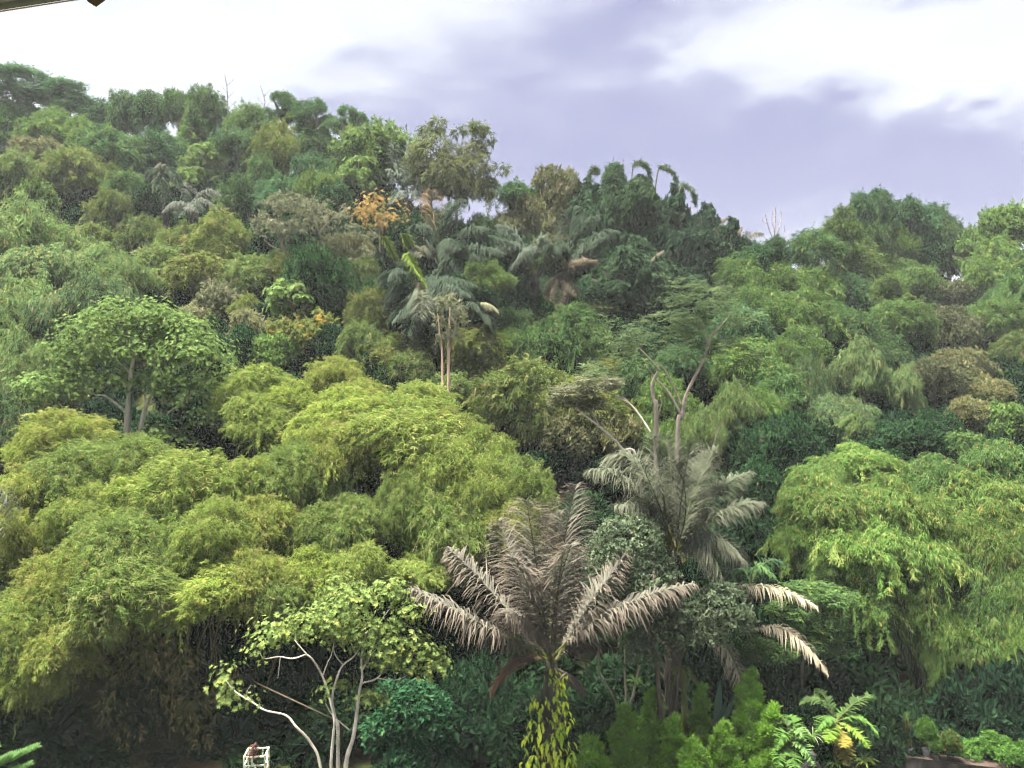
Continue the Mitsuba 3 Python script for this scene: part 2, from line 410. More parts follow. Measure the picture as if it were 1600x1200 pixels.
def stem_groups():
    rng = np.random.default_rng(5)
    m = Mesh()
    for i in range(6):
        a = i * 1.05; b = np.array([np.cos(a), np.sin(a), 0]) * rng.uniform(.1, .35)
        tube(m, bezier(b * .5, b * .7 + [0, 0, .55], b * 2.4 + [0, 0, 1.0], 7), np.linspace(.06, .03, 7), (.13, .12, .05), 5)
    GROUPS['bamboo_stem'] = {'type': 'shapegroup', 'culm': m.ply('bark')}
    for q, col in enumerate([(.15, .13, .10), (.34, .31, .26), (.20, .13, .09)]):
        m = Mesh()
        tube(m, spline([[0, 0, 0], [.05, .02, .3], [-.04, .05, .6], [0, 0, .86]], 9), np.linspace(.17, .10, 9), col, 7)
        for i in range(8):
            a = i * 2.4; z = rng.uniform(.55, .84)
            o = np.array([np.cos(a), np.sin(a), 0])
            tube(m, bezier([0, 0, z], o * .7 + [0, 0, z + .06], o * rng.uniform(1.2, 2.1) + [0, 0, z + rng.uniform(.12, .3)], 7), np.linspace(.075, .02, 7), col, 5)
        GROUPS[f'tree_trunk_{q}'] = {'type': 'shapegroup', 'trunk': m.ply('bark')}


stem_groups()
USED = {}


def number(name):
    USED[name] = USED.get(name, -1) + 1
    return name if USED[name] == 0 else f'{name}_{USED[name]:03d}'


def instance(key, group, m):
    if group not in scene:
        scene[group] = GROUPS[group]
    scene[key] = {'type': 'instance', 'shape': {'type': 'ref', 'id': group}, 'to_world': m}


def part(key, name):
    k, i = f'{key}__{name}', 0
    while k in scene:
        i += 1
        k = f'{key}__{name}_{i:03d}'
    return k


def tag(key, label, category, group=None, kind=None):
    labels[key] = {'label': label, 'category': category}
    if group:
        labels[key]['group'] = group
    if kind:
        labels[key]['kind'] = kind


NAMES = {  # kind: (name, category, stem group)
    'golden': ('bamboo_clump', 'bamboo', 'bamboo_stem'), 'nodding': ('bamboo_clump', 'bamboo', 'bamboo_stem'), 'pendulous': ('bamboo_clump', 'bamboo', 'bamboo_stem'),
    'weeping': ('bamboo_clump', 'bamboo', 'bamboo_stem'), 'olive': ('bamboo_clump', 'bamboo', 'bamboo_stem'), 'green': ('bamboo_clump', 'bamboo', 'bamboo_stem'),
    'blue': ('bamboo_clump', 'bamboo', 'bamboo_stem'), 'spire': ('bamboo_clump', 'bamboo', 'bamboo_stem'), 'broad': ('broadleaf_tree', 'tree', 'tree_trunk_0'), 'dark': ('broadleaf_tree', 'tree', 'tree_trunk_0'),
    'grey': ('broadleaf_tree', 'tree', 'tree_trunk_1'), 'umber': ('broadleaf_tree', 'tree', 'tree_trunk_0'), 'rosette': ('umbrella_tree', 'tree', 'tree_trunk_1'), 'feather': ('feathery_tree', 'tree', 'tree_trunk_0'),
    'airy': ('feathery_tree', 'tree', 'tree_trunk_1'), 'creeper': ('creeper_covered_tree', 'tree', 'tree_trunk_0'), 'shade': ('leafy_shrub', 'shrub', 'bamboo_stem'), 'yellow': ('yellow_leaved_tree', 'tree', 'tree_trunk_2'), 'orange': ('orange_leaved_tree', 'tree', 'tree_trunk_1')}
LOW = {'shade': .6, 'creeper': .8}
LAST = None
PLACED = []


def depth_for(px, top, h, grow=1.15, base=1.5, floor=4.5):
    ys = np.arange(40.0, 128.0, .5)
    x = (px - 800) / FOCAL * ys
    g = ground(x, ys)
    hm = h / FOCAL * ys
    z = EYE[2] - (top - 600) / FOCAL * ys
    ok = g + np.maximum(hm * grow + base, floor) >= z
    yr = np.interp(x, RIDGE_X, RIDGE_Y)
    past = ys > yr - 1.0
    hit = np.nonzero(ok | past)[0]
    return float(ys[hit[0]] if len(hit) else 126.0)


def plant(kind, px, top, w, h, label=None, y=None, name=None, turn=None, group=None, bare=False, pick=None):
    """A crown whose top stands at height for (px, top), with the stem down to the ground. No label: another head of the plant before."""
    global LAST
    rng = np.random.default_rng(int(px * 7 + top * 131 + w))
    if y is None:
        y = depth_for(px, top, h, *((1.05, .3, 2.5) if kind == 'shade' else (1.15, 1.5, 4.5)))
    k = y / FOCAL
    c = at(px, top + h / 2, y)
    nm, cat, stem = NAMES[kind]
    if label is not None:
        LAST = number(name or nm)
        tag(LAST, label, cat, group)
    key = LAST
    if kind in ('golden', 'nodding', 'pendulous'):
        y += rng.uniform(-1.4, 1.4)
        w, h = w * .93, h * .95
    a = rng.uniform(0, 360) if turn is None else turn
    g = LIBRARY[kind][int(rng.integers(len(LIBRARY[kind]))) if pick is None else pick % len(LIBRARY[kind])]
    dy = min(w, 1.35 * h + .25 * w) * k
    m = T().translate(c.tolist()).scale([w * k, dy, h * k]).rotate([1, 0, 0], rng.uniform(-12, 12)).rotate([0, 1, 0], rng.uniform(-12, 12)).rotate([0, 0, 1], a)
    instance(part(key, 'plume' if cat == 'bamboo' else 'crown'), g, m)
    z0 = float(ground(c[0], c[1])) - .3
    PLACED.append((key, kind, px, top, w, h, y, c[2] - z0))
    if not bare and c[2] - z0 > .5:
        s = np.clip(h * k / 4, .35, 1.5)
        instance(part(key, 'culm' if cat == 'bamboo' else 'trunk'), stem, T().translate([c[0], c[1], z0]).scale([s, s, c[2] - z0 + (.25 if cat != 'bamboo' else .34) * h * k]).rotate([0, 0, 1], a))
    return key

# ---------------------------------------------------------------- the hill: every crown that can be told apart
HILL = '''
feather 40 108 190 75|tall dark tree with layered airy crown on the far left end of the ridge
feather 95 132 90 50
green 20 165 110 75|blue green bamboo under the tall layered tree on the ridge
green 80 172 90 70
green 130 185 70 62|green bamboo dome beside the layered ridge tree, over the olive clump
spire 192 147 56 70|bamboo plume leaning right on the skyline, first right of the layered ridge tree
spire 236 145 52 64|rounded bamboo plume on the skyline left of the small upright tuft
broad 280 142 44 50|small upright dark tuft of a tree on the ridge between two bamboo plumes
green 322 139 62 80|dense dome of bamboo on the ridge just left of the bare stalk
green 386 165 64 60|low green bamboo head on the ridge right of the bare stalk
feather 444 147 56 52|small layered tree on the skyline right of the second bare stalk
feather 490 157 60 56|layered bamboo like tree on the skyline, second right of the second bare stalk
feather 545 172 66 50|leafy layered tree crown on the skyline above the bright green dome tree
blue 155 162 60 62|thin airy tree on the ridge behind the leaning bamboo plume
blue 182 205 90 80|blue green bamboo mass on the upper slope below the leaning plume
blue 252 210 86 66|dusky bamboo head above the drooping grey palm near the ridge
green 306 194 84 60|green bamboo dome below the dense ridge dome, above the pale rosette tree
blue 378 204 86 76|large dark bamboo dome right of the pale rosette tree
olive 434 190 70 100|tall olive bamboo with visible upright stems on the upper slope
green 494 200 70 66|green bamboo head right of the tall olive bamboo with stems
blue 412 250 52 70|small dark bamboo plume hanging in front of the tall olive bamboo
blue 488 243 66 76|dark blue green bamboo head below the green head near the ridge
green 548 222 70 60|green dome between ridge bamboo and bright dome tree
blue 370 275 60 70|dark bamboo above the grey branched tree, right of the pale rosette tree
blue 440 280 70 56|dark bamboo head in shade behind the top of the grey branched tree
blue 520 285 60 60|dark green bamboo in shade left of the orange leaved tree
broad 588 200 120 85|bright green dome shaped tree on the ridge left of the grey palm
rosette 560 247 80 66|pale green rosette leaved tree below the bright dome tree
broad 500 270 70 70|mid green leafy tree below the bright dome tree on the left
olive 28 240 80 80|olive brown bamboo at the left picture edge below the ridge
umber 62 220 90 56|brownish thin topped tree behind the olive bamboo on the left
olive 126 238 96 72|round olive bamboo over the dark hollow on the left
olive 70 255 60 60
green 200 270 76 66|grey green bamboo head behind the small round golden bush
olive 172 300 62 62|small round golden olive bush standing alone before the dark hollow
broad 56 285 60 60|bright leafy creeper clad tree left of the dark hollow
rosette 318 229 76 62|pale yellow green rosette leaved tree high on the slope beside grey palms
rosette 300 262 60 40
dark 232 290 60 60|dark shrubby tree in shade between golden bush and grey palm
weeping 30 320 170 130|left end of the long silvery green weeping bamboo bank
weeping 90 345 90 90
weeping 60 385 180 120
weeping 150 385 110 80|upper silvery green weeping bamboo beside the olive slope bamboo
weeping 195 405 100 90
weeping 40 440 150 130|lower silvery green weeping bamboo left of the umbrella tree
weeping 130 440 150 120
weeping 20 520 110 140
weeping 60 545 110 120
weeping 25 610 90 110
olive 150 352 66 50|small rusty olive bamboo patch below the golden bush
olive 222 340 80 74|rounded olive bamboo on the middle slope below the grey palm fronds
olive 282 350 70 70|olive bamboo head second from the grey branched tree
olive 345 332 86 90|rounded olive green bamboo left of the grey branched tree
olive 250 385 90 70|olive bamboo in shade above the ash coloured tree
olive 320 400 110 70
olive 390 400 80 70|golden green bamboo patch behind the grey branched tree trunk
grey 352 430 78 60|small ash coloured tree with pale flat sprays on the middle slope
grey 318 468 66 46
olive 384 462 52 44|small golden bush between ash coloured tree and rosette shrub
grey 395 485 70 50|greyish leafy tree right of the small golden bush
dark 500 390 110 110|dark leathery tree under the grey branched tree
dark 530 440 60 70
umber 540 370 90 70|dull olive tree between grey branched tree and orange leaved tree
grey 555 395 60 50
rosette 464 440 92 80|fresh green rosette leaved tree below the grey branched tree
yellow 482 488 110 66|tree with mixed yellow and rust leaves on the middle slope
dark 376 510 64 70|bright dark leaved shrub tree right of the umbrella tree
broad 430 525 70 56|small green leafy tree under the rust leaved tree
dark 510 510 60 60|shadowed leafy tree right of the rust leaved tree
olive 570 405 60 70|golden green bamboo column left of the middle palms
olive 572 450 60 90
olive 560 505 66 80
olive 620 520 70 46|olive bamboo mound below the drooping palm skirts
olive 640 552 90 66|olive bamboo mound left of the slim pink trunks
olive 590 545 70 60
olive 742 508 80 56 63.5|golden bamboo mound right of the slim pink trunks
olive 700 525 70 50
broad 800 484 66 44|round light green bush below the tree ferns
green 795 513 56 44|pale bamboo mound under the round light bush
olive 750 545 80 56|olive bamboo left of the large olive dome
green 840 508 70 66|pale green bamboo mound right of the round light bush
green 895 480 100 100|large mid green bamboo dome left of the feathery tree
green 930 520 60 70
yellow 925 465 66 40|yellow leaved small tree below the hanging dead palm fronds
green 870 470 60 44|light green mound beside the yellow leaved small tree
olive 812 563 130 100|large olive bamboo dome over a dark hollow in mid slope
olive 845 590 80 100
golden 765 614 58 58|small round yellow bamboo beside the dark hollow in mid slope
olive 706 585 80 60|olive bamboo behind the large yellow bamboo mass
olive 915 590 130 100|brownish olive bamboo behind the leaning bare branches
umber 900 645 110 70
umber 960 640 80 80
olive 940 560 70 56
blue 810 285 60 46|small dark tree in the saddle of the skyline right of the airy olive tree
umber 868 264 74 84|olive tree on the skyline left of the creeper draped mass
umber 830 300 70 60
grey 845 320 80 66|greyish olive tree above the dead hanging palm fronds
grey 800 330 60 50
creeper 930 290 90 130|creeper draped tree mass on the skyline right of the grey palm
creeper 985 285 110 130
creeper 1045 300 90 120
spire 960 257 40 70
creeper 1000 370 120 110
creeper 1080 355 90 90
creeper 960 410 110 80
creeper 1060 420 90 70
creeper 1100 325 70 80|dark creeper hung tree at the right end of the draped mass
creeper 1140 345 60 70
creeper 828 434 66 56|low dome of cascading creeper beside the tree ferns
dark 870 455 90 60|dark creeper shrub under the dead palm fronds
dark 920 440 70 50
blue 1212 372 46 46|small round dark tree at the foot of the bare dead tree
blue 1345 304 40 56|tallest bamboo tuft on the crest of the right hill
blue 1370 298 40 54
blue 1412 313 70 60
blue 1450 322 60 56
blue 1482 338 40 50
green 1316 328 56 56|bamboo shoulder left of the tallest tuft on the right hill
blue 1275 362 70 60|left foot of the right hill's bamboo crest beside the dead tree
green 1350 345 60 60|pale bamboo head in the middle of the right hill crest
green 1400 350 70 60
green 1330 378 90 70|broad bamboo mound below the crest of the right hill
blue 1455 365 80 70|bamboo mound on the right side of the right hill crest
green 1400 395 80 60|pale green bamboo below the crest of the right hill, left of the gap
broad 1522 355 50 60|leafy tree in the skyline gap at the right
broad 1570 325 80 70|leafy tree on the skyline at the far right edge
green 1560 373 110 100|large yellow green bamboo dome at the right edge below the skyline
green 1590 430 90 80
green 1270 415 80 60|pale bamboo mound below the left foot of the right hill crest
green 1220 408 70 56|soft green bamboo mound below the bare dead tree
green 1160 405 80 70|soft green tree right of the creeper draped mass
green 1440 420 80 60|bamboo mound mid right, under the right hill crest
green 1378 432 72 60|round pale bamboo dome alone amid the right slope
blue 1320 430 70 60|dull bamboo dome left of the round pale dome
green 1250 455 110 80|wide weeping bamboo in the middle of the right slope
green 1300 470 70 60
umber 1490 440 70 50|brownish leafed tree among bamboo on the right slope
green 1410 470 90 70|bamboo mound above the pale weeping column
umber 1488 478 76 70|grey brown tree below the brownish one on the right slope
green 1560 470 90 70|light bamboo mound at the right edge above the dark gap
blue 1330 490 80 60|blue green bamboo below the round pale dome
blue 1375 520 70 56|dark blue tree crown right of the pale weeping column
green 1190 450 90 80|hazy green mound left of the wide weeping bamboo
blue 1150 480 90 80|dusky green tree above the feathery tree's right side
green 1258 512 80 66|green bamboo below the wide weeping bamboo
weeping 1345 535 78 90|pale weeping bamboo column in the middle right
weeping 1276 558 56 76|narrow weeping bamboo left of the pale column
weeping 1410 572 56 76|short weeping bamboo right of the pale column
green 1218 535 70 70|shadowy green bamboo left of the narrow weeping one
weeping 1318 618 90 60|hanging light bamboo tuft under the pale column
weeping 1330 650 60 56
umber 1500 545 90 60|grey leaved spreading tree left of the dark gap at the right
umber 1460 560 80 60
umber 1535 590 80 50
umber 1512 620 60 46
olive 1590 520 70 60|small olive bamboo hanging over the dark gap at the right
broad 1572 632 80 60|light shrub tree at the right edge under the dark gap
broad 1500 676 70 46|pale leafy shrub in front of the dark gap
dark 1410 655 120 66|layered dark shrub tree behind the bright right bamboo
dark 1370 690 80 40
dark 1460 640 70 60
green 1170 530 110 80|green bamboo slope behind the feathery tree's trunk
green 1215 575 90 70
weeping 1148 600 70 90|long hanging bamboo beside the leaning pink trunk
weeping 1100 640 66 80|hanging bamboo right behind the leaning pink trunk
green 1190 610 80 70|soft bamboo mound right of the long hanging bamboo
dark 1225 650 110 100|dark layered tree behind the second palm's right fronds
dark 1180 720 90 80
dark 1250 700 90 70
green 1040 590 90 80|leafy bamboo between the pale bare trunks
green 1010 650 80 70
green 1050 660 60 70
blue 1000 560 90 70|blue green bamboo behind the feathery crown
blue 1060 540 80 70
'''


def read_rows(text, **more):
    for row in text.strip().split('\n'):
        spec, _, label = row.partition('|')
        k = spec.split()
        plant(k[0], *[float(v) for v in k[1:5]], label or None, y=float(k[5]) if len(k) > 5 else None, **more)


HILL += '''umber 880 368 90 70|dull tree filling the hollow behind the tan dead palm fan
dark 915 378 80 64
blue 845 372 70 60
olive 455 395 70 60|olive bamboo in front of the grey branched tree's trunk
green 840 355 80 60|dim green tree below the skyline olive tree, left of the hanging dead fronds
umber 880 330 60 60
dark 790 365 80 60|shadowy leafy tree behind the middle palms
broad 760 340 60 46|light leafy tree showing between airy olive tree and middle palms
dark 720 440 110 70|dark shrubby tree filling the hollow between the two middle palms
dark 610 430 90 80|dark shrubby tree in the hollow left of the lower middle palm
dark 640 340 90 70|dark leafy tree below the ridge palm
green 770 410 90 60|fern like green shrub right of the middle palms
blue 1175 385 80 60|dusky bamboo in the dip left of the bare dead tree
'''
read_rows(HILL)

# the golden bamboo of the foreground: each clump many arching heads from one foot
YELLOW = '''
golden 410 570 130 90 51|golden green bamboo mound directly right of the umbrella tree
golden 460 595 100 80 50
golden 410 615 110 80 48
golden 522 558 90 66 54|small rounded golden bamboo standing above the big yellow mass
golden 555 590 110 80 52
golden 640 600 150 100 49|big yellow bamboo mass in the middle, over the dark slit
golden 560 605 140 100 48
golden 700 640 110 110 47
nodding 640 640 200 105 45
golden 560 650 130 80 45
golden 500 630 130 100 47
golden 690 690 130 120 43
golden 760 665 110 120 45|yellow bamboo right shoulder of the middle mass, above the first palm
golden 815 715 110 100 43
golden 750 720 130 130 42
golden 700 760 150 130 41
golden 790 780 110 90 41
golden 105 640 140 90 46|arched yellow bamboo under the umbrella tree at the left
golden 60 660 90 80 45
golden 215 680 120 90 44|yellow bamboo mound right below the umbrella tree's trunk
golden 130 690 150 110 43
nodding 300 705 190 130 41.5|wide feathery yellow bamboo across the left middle
golden 400 715 140 130 42
golden 240 735 150 120 41
golden 470 690 150 130 43
golden 520 660 130 120 44
golden 50 725 160 120 42|yellow bamboo at the left edge beside the single palm tip
golden 130 760 130 110 40
golden 20 800 110 120 39
golden 630 740 92 110 41|hanging yellow bamboo tuft right of the dark slit
golden 545 775 110 90 40|yellow bamboo tuft left of the dark slit, above the white barked tree
golden 490 790 110 90 40
golden 330 785 130 115 37|bright round yellow bamboo head standing proud over the dark hollow
golden 285 820 100 100 37
golden 190 800 170 130 37.5|large yellow bamboo drooping over the dark hollow at the lower left
nodding 200 870 190 120 35
golden 250 890 120 90 35
golden 110 850 150 130 36
golden 330 880 150 80 35.5
golden 400 860 120 100 36
golden 430 900 80 70 35.5
golden 60 900 150 140 35
golden 110 950 130 110 34
golden 20 960 110 140 34
golden 55 1010 90 90 33.5
golden 370 820 90 90 37.5
golden 555 848 110 80 38|low bright yellow bamboo above the white barked tree
golden 485 855 110 100 38
golden 650 865 110 60 39
golden 690 830 110 90 41
golden 420 775 130 110 39.5
golden 300 780 100 80 39.5
'''
read_rows(YELLOW, bare=True)
RIGHT = '''
pendulous 1345 693 110 80 47|light green pendulous bamboo at the back, right of the second palm
pendulous 1275 715 90 90 46
pendulous 1300 745 150 130 43|broad bright pendulous bamboo over the right dark hollow
pendulous 1390 745 150 130 43
pendulous 1260 800 110 120 43
pendulous 1340 800 150 140 41
pendulous 1420 810 150 150 41
pendulous 1300 860 90 110 41
pendulous 1365 890 110 120 40
pendulous 1410 900 60 130 40
pendulous 1460 715 110 110 46|pendulous bamboo with long hanging strands at the right edge
pendulous 1560 693 110 110 46
pendulous 1520 740 150 140 44
pendulous 1480 800 90 150 42
pendulous 1560 790 120 150 41
pendulous 1540 880 110 150 40
pendulous 1590 880 80 170 39
pendulous 1525 960 90 130 39
pendulous 1470 935 80 150 39.2
pendulous 1588 960 60 140 38
pendulous 1525 1015 56 95 38.6
pendulous 1440 900 80 120 39.6
pendulous 1560 990 70 110 38.5
'''
read_rows(RIGHT, bare=True)

# dark undergrowth over the whole hill
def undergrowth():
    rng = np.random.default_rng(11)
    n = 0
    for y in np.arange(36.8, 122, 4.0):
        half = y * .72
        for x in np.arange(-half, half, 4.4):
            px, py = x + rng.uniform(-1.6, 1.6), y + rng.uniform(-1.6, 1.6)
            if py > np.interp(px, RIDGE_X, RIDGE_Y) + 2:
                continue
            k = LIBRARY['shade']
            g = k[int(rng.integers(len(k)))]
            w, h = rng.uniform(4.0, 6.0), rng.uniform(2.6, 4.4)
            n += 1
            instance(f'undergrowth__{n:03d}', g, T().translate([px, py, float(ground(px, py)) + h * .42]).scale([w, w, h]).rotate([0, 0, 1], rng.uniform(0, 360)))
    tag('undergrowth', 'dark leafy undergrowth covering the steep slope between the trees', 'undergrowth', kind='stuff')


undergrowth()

# ---------------------------------------------------------------- culms of the foreground bamboo: each arches from its clump's foot to its head
def culms():
    rng = np.random.default_rng(3)
    heads = {}
    for key, kind, px, top, w, h, y, _ in PLACED:
        if kind in ('golden', 'nodding', 'pendulous'):
            heads.setdefault(key, []).append(at(px, top + h * .55, y))
    for key, hs in heads.items():
        hs = np.array(hs)
        foot = hs.mean(0)
        foot[1] = hs[:, 1].max() + .8
        for p in hs:
            b = np.array([foot[0] + rng.normal(0, .9) + (p[0] - foot[0]) * .25, foot[1] + rng.normal(0, .5), 0])
            b[2] = float(ground(b[0], b[1])) - .2
            mid = np.array([b[0] * .75 + p[0] * .25, b[1] * .8 + p[1] * .2, p[2] * 1.0 + .12 * (p[2] - b[2])])
            m = Mesh()
            col = np.array([.17, .15, .05]) * rng.uniform(.5, 1.1)
            tube(m, bezier(b, mid, p, 11), np.linspace(.055, .018, 11), col, 6)
            scene[part(key, 'culm')] = m.ply('bark', smooth=True)
    return heads


HEADS = culms()


def strips(m, P, D, L, W, C, Ctip, hang, segs=3, shape=(.7, 1.0, .75, .08)):
    """Ribbon leaflets: from P along D, drooping more and more towards the tip."""
    n = len(P)
    d, p = D.copy(), P.copy()
    S = unit(np.cross(D, np.array([.02, .03, 1.0])) + 1e-6)
    rows = []
    for k in range(segs + 1):
        w = (W * shape[min(k * (len(shape) - 1) // segs, len(shape) - 1)])[:, None] * .5
        rows.append(np.stack([p - S * w, p + S * w], 1))
        p = p + d * (L / segs)[:, None]
        d = unit(d + DOWN * hang[:, None])
    v = np.concatenate(rows, 1)
    i = np.arange(n)[:, None] * (2 * (segs + 1))
    f = np.concatenate([i + np.array([[2 * k, 2 * k + 1, 2 * k + 3]]) for k in range(segs)] + [i + np.array([[2 * k, 2 * k + 3, 2 * k + 2]]) for k in range(segs)])
    t = np.repeat(np.linspace(0, 1, segs + 1), 2)[None, :, None] ** 1.5
    c = C[:, None] * (1 - t) + Ctip[:, None] * t
    return m.add(v.reshape(-1, 3), f, c.reshape(-1, 3))


def frond(rng, curve, count, leaf, width, col, tip, rachis, hang=.55, start=.14, vee=.10, thick=.045, forward=.55, cols=None):
    """One pinnate leaf: a tapering rachis with two rows of leaflets."""
    m = Mesh()
    curve = np.asarray(curve)
    tube(m, curve, np.linspace(thick, thick * .25, len(curve)), rachis, 5)
    t = np.linspace(start, .995, count)
    u = t * (len(curve) - 1); i = np.minimum(u.astype(int), len(curve) - 2); q = (u - i)[:, None]
    P = curve[i] * (1 - q) + curve[i + 1] * q
    Tn = unit(curve[i + 1] - curve[i])
    flat = unit(np.cross(Tn, [0, 0, 1.0]) + 1e-4)
    up = np.cross(flat, Tn)
    prof = np.clip(np.sin(np.pi * np.clip((t - start) / (1.04 - start), 0, 1) ** .8), .18, 1) ** .7
    for s in (-1, 1):
        D = unit(flat * s * .8 + Tn * (forward * rng.uniform(.6, 1.4, (count, 1))) + up * rng.normal(vee, .22, (count, 1)) + rng.normal(0, .1, (count, 3)))
        L = leaf * prof * rng.uniform(.8, 1.1, count)
        hg = hang * (.45 + 1.35 * (1 - np.abs(Tn[:, 2]))) * rng.uniform(.6, 1.4, count)
        c = np.asarray(col) * rng.uniform(.7, 1.3, (count, 1))
        e = np.asarray(tip) * rng.uniform(.7, 1.25, (count, 1))
        strips(m, P, D, L, np.full(count, width), c, e, hg)
    return m


def through(a, b, c, n=14):
    """A curve from a that passes b half way and ends at c."""
    a, b, c = map(np.asarray, (a, b, c))
    return bezier(a, 2 * b - .5 * a - .5 * c, c, n)


def palm(label, base, y, fronds, foot=None, count=70, leaf=1.1, width=.07, col=(.25, .23, .18), tip=(.30, .22, .17), rachis=(.14, .15, .05), hang=.55, trunk=.38, trunk_col=(.045, .04, .035), name='sugar_palm', dress=True):
    key = number(name)
    tag(key, label, 'palm')
    rng = np.random.default_rng(int(base[0] * 3 + base[1]))
    b = at(base[0], base[1], y)
    for row in fronds:
        cx, cy, tx, ty, dy = row[:5]
        opt = row[5] if len(row) > 5 else {}
        s = at(*opt.get('from', base), y) if 'from' in opt else b + rng.normal(0, .12, 3)
        cv = through(s, at(cx, cy, y + dy * .55), at(tx, ty, y + dy))
        m = frond(rng, cv, int(opt.get('count', count)), opt.get('leaf', leaf), width, opt.get('col', col), opt.get('tip', tip), rachis, opt.get('hang', hang))
        scene[part(key, 'frond')] = m.ply('leaf')
    if trunk:
        f = at(*foot, y) if foot else b.copy()
        f[2] = min(float(ground(f[0], f[1])) - .3, b[2] - .5)
        m = Mesh()
        n = max(6, int((b[2] - f[2]) / .35))
        pts = spline([f, f * .5 + b * .5 + [.05, 0, 0], b + [0, 0, .25]], n)
        r = trunk * (1 + .12 * rng.normal(size=n)); r[-1] *= .6
        tube(m, pts, r, np.array(trunk_col) * rng.uniform(.6, 1.4, (n, 1)), 10)
        if dress:  # ragged old leaf bases and black fibre
            for i in range(int(n * 3)):
                p = pts[int(rng.integers(n))]; a = rng.uniform(0, 6.28); o = np.array([np.cos(a), np.sin(a), 0])
                tube(m, [p + o * trunk * .8, p + o * trunk * 1.25 + [0, 0, .25], p + o * trunk * 1.7 + [0, 0, .4]], [.06, .045, .015], np.array([.10, .085, .06]) * rng.uniform(.5, 1.5), 4)
        scene[part(key, 'trunk')] = m.ply('bark', smooth=True)
    return key


BROWN = dict(col=(.135, .135, .116), tip=(.185, .15, .125))
palm('large grey brown sugar palm in front, with yellow green climber on its trunk', (862, 1042), 32, [
    (746, 972, 640, 920, -1.5), (768, 925, 701, 858, .8), (812, 905, 779, 812, 3.0), (838, 880, 822, 782, -3.2), (876, 890, 900, 757, -3.6),
    (850, 915, 845, 790, 3.4), (862, 925, 880, 800, 3.0), (868, 945, 893, 850, -4.2), (840, 950, 800, 870, -3.8), (920, 945, 980, 865, .5), (955, 955, 1085, 912, -1.0), (915, 985, 1010, 925, 1.2),
    (810, 1030, 768, 1085, .3, dict(col=(.17, .12, .09), tip=(.20, .11, .08), leaf=.8, hang=.25)), (890, 1060, 912, 1085, 1.0, dict(leaf=.6)), (830, 985, 790, 960, -2.0)],
    foot=(856, 1290), count=180, leaf=1.6, width=.064, hang=.5, **BROWN)
GG = dict(col=(.088, .108, .076), tip=(.17, .175, .13))
DRY = dict(col=(.42, .38, .29), tip=(.48, .42, .32), leaf=1.05, hang=.7, count=70)
palm('tall grey green sugar palm behind the brown one, with pale bare limbs rising behind', (1052, 870), 36.5, [
    (985, 760, 918, 738, -1.0), (1000, 735, 945, 722, 1.0), (1020, 760, 975, 705, 2.5), (1036, 770, 1022, 680, -3.0), (1050, 760, 1040, 678, 3.2), (1066, 770, 1080, 690, -3.2), (1030, 790, 1000, 720, -3.6), (1075, 780, 1100, 715, 3.4),
    (1085, 770, 1118, 700, .8), (1100, 785, 1172, 738, 1.0), (1120, 805, 1190, 785, -.8), (1105, 835, 1165, 880, -2.2), (1095, 850, 1130, 905, -2.6), (1072, 790, 1052, 720, -2.4), (1020, 800, 960, 790, -2.0), (1090, 810, 1150, 800, 2.4),
    (1195, 916, 1276, 948, -2.0, dict(DRY, **{'from': (1120, 925)})), (1228, 985, 1292, 1052, -2.2, dict(DRY, **{'from': (1163, 990)})), (1136, 1015, 1168, 1108, -2.6, dict(DRY, **{'from': (1085, 985)}))],
    foot=(1046, 1300), count=165, leaf=1.55, width=.058, hang=.4, trunk=.36, **GG)
palm('small bright green palm with frond coloured as lit, between tall grey palm and right bamboo', (1172, 925), 39.5, [
    (1180, 885, 1212, 905, -1.0, dict(col=(.12, .24, .09), tip=(.16, .28, .11))), (1195, 880, 1228, 882, .5), (1160, 890, 1150, 905, .5)], count=46, leaf=.8, width=.05, col=(.05, .10, .05), tip=(.06, .12, .06), hang=.5, trunk=.2, name='young_palm', dress=False)  # first frond brighter green: the light falling on it is put into its colour
palm('single drooping grey palm tip at the left edge among yellow bamboo', (-40, 775), 38, [(2, 765, 20, 812, -1.0), (-20, 760, 8, 835, -2.0)], count=60, leaf=1.0, width=.06, hang=.8, trunk=.25, **GG)
palm('dark slender palm hanging beside the dark slit in the yellow bamboo', (662, 778), 42, [(668, 800, 664, 842, -1.5), (656, 800, 652, 835, -1.2), (670, 790, 676, 815, -1.5)], count=40, leaf=.8, width=.05, col=(.07, .10, .07), tip=(.09, .13, .09), hang=1.0, trunk=.12, name='young_palm', dress=False)
MID = dict(col=(.036, .062, .042), tip=(.085, .108, .08), hang=.6, count=125, leaf=1.95, width=.10, trunk=.4)
YG = dict(col=(.13, .21, .04), tip=(.19, .25, .05), hang=.35, leaf=.95)
palm('upper palm of the middle group, with one tan upright frond', (686, 388), 71.5, [
    (678, 345, 674, 298, 1, dict(col=(.16, .16, .08), tip=(.33, .20, .14))), (700, 345, 724, 312, -1), (665, 365, 650, 352, -2), (664, 372, 655, 398, -3), (725, 362, 764, 358, -2), (745, 372, 800, 380, -1), (735, 385, 785, 395, -3),
    (705, 378, 722, 390, -4), (700, 390, 716, 424, -4), (715, 392, 760, 404, -3), (690, 350, 700, 318, 2), (660, 385, 660, 400, -4, dict(col=(.2, .2, .15)))], **MID)
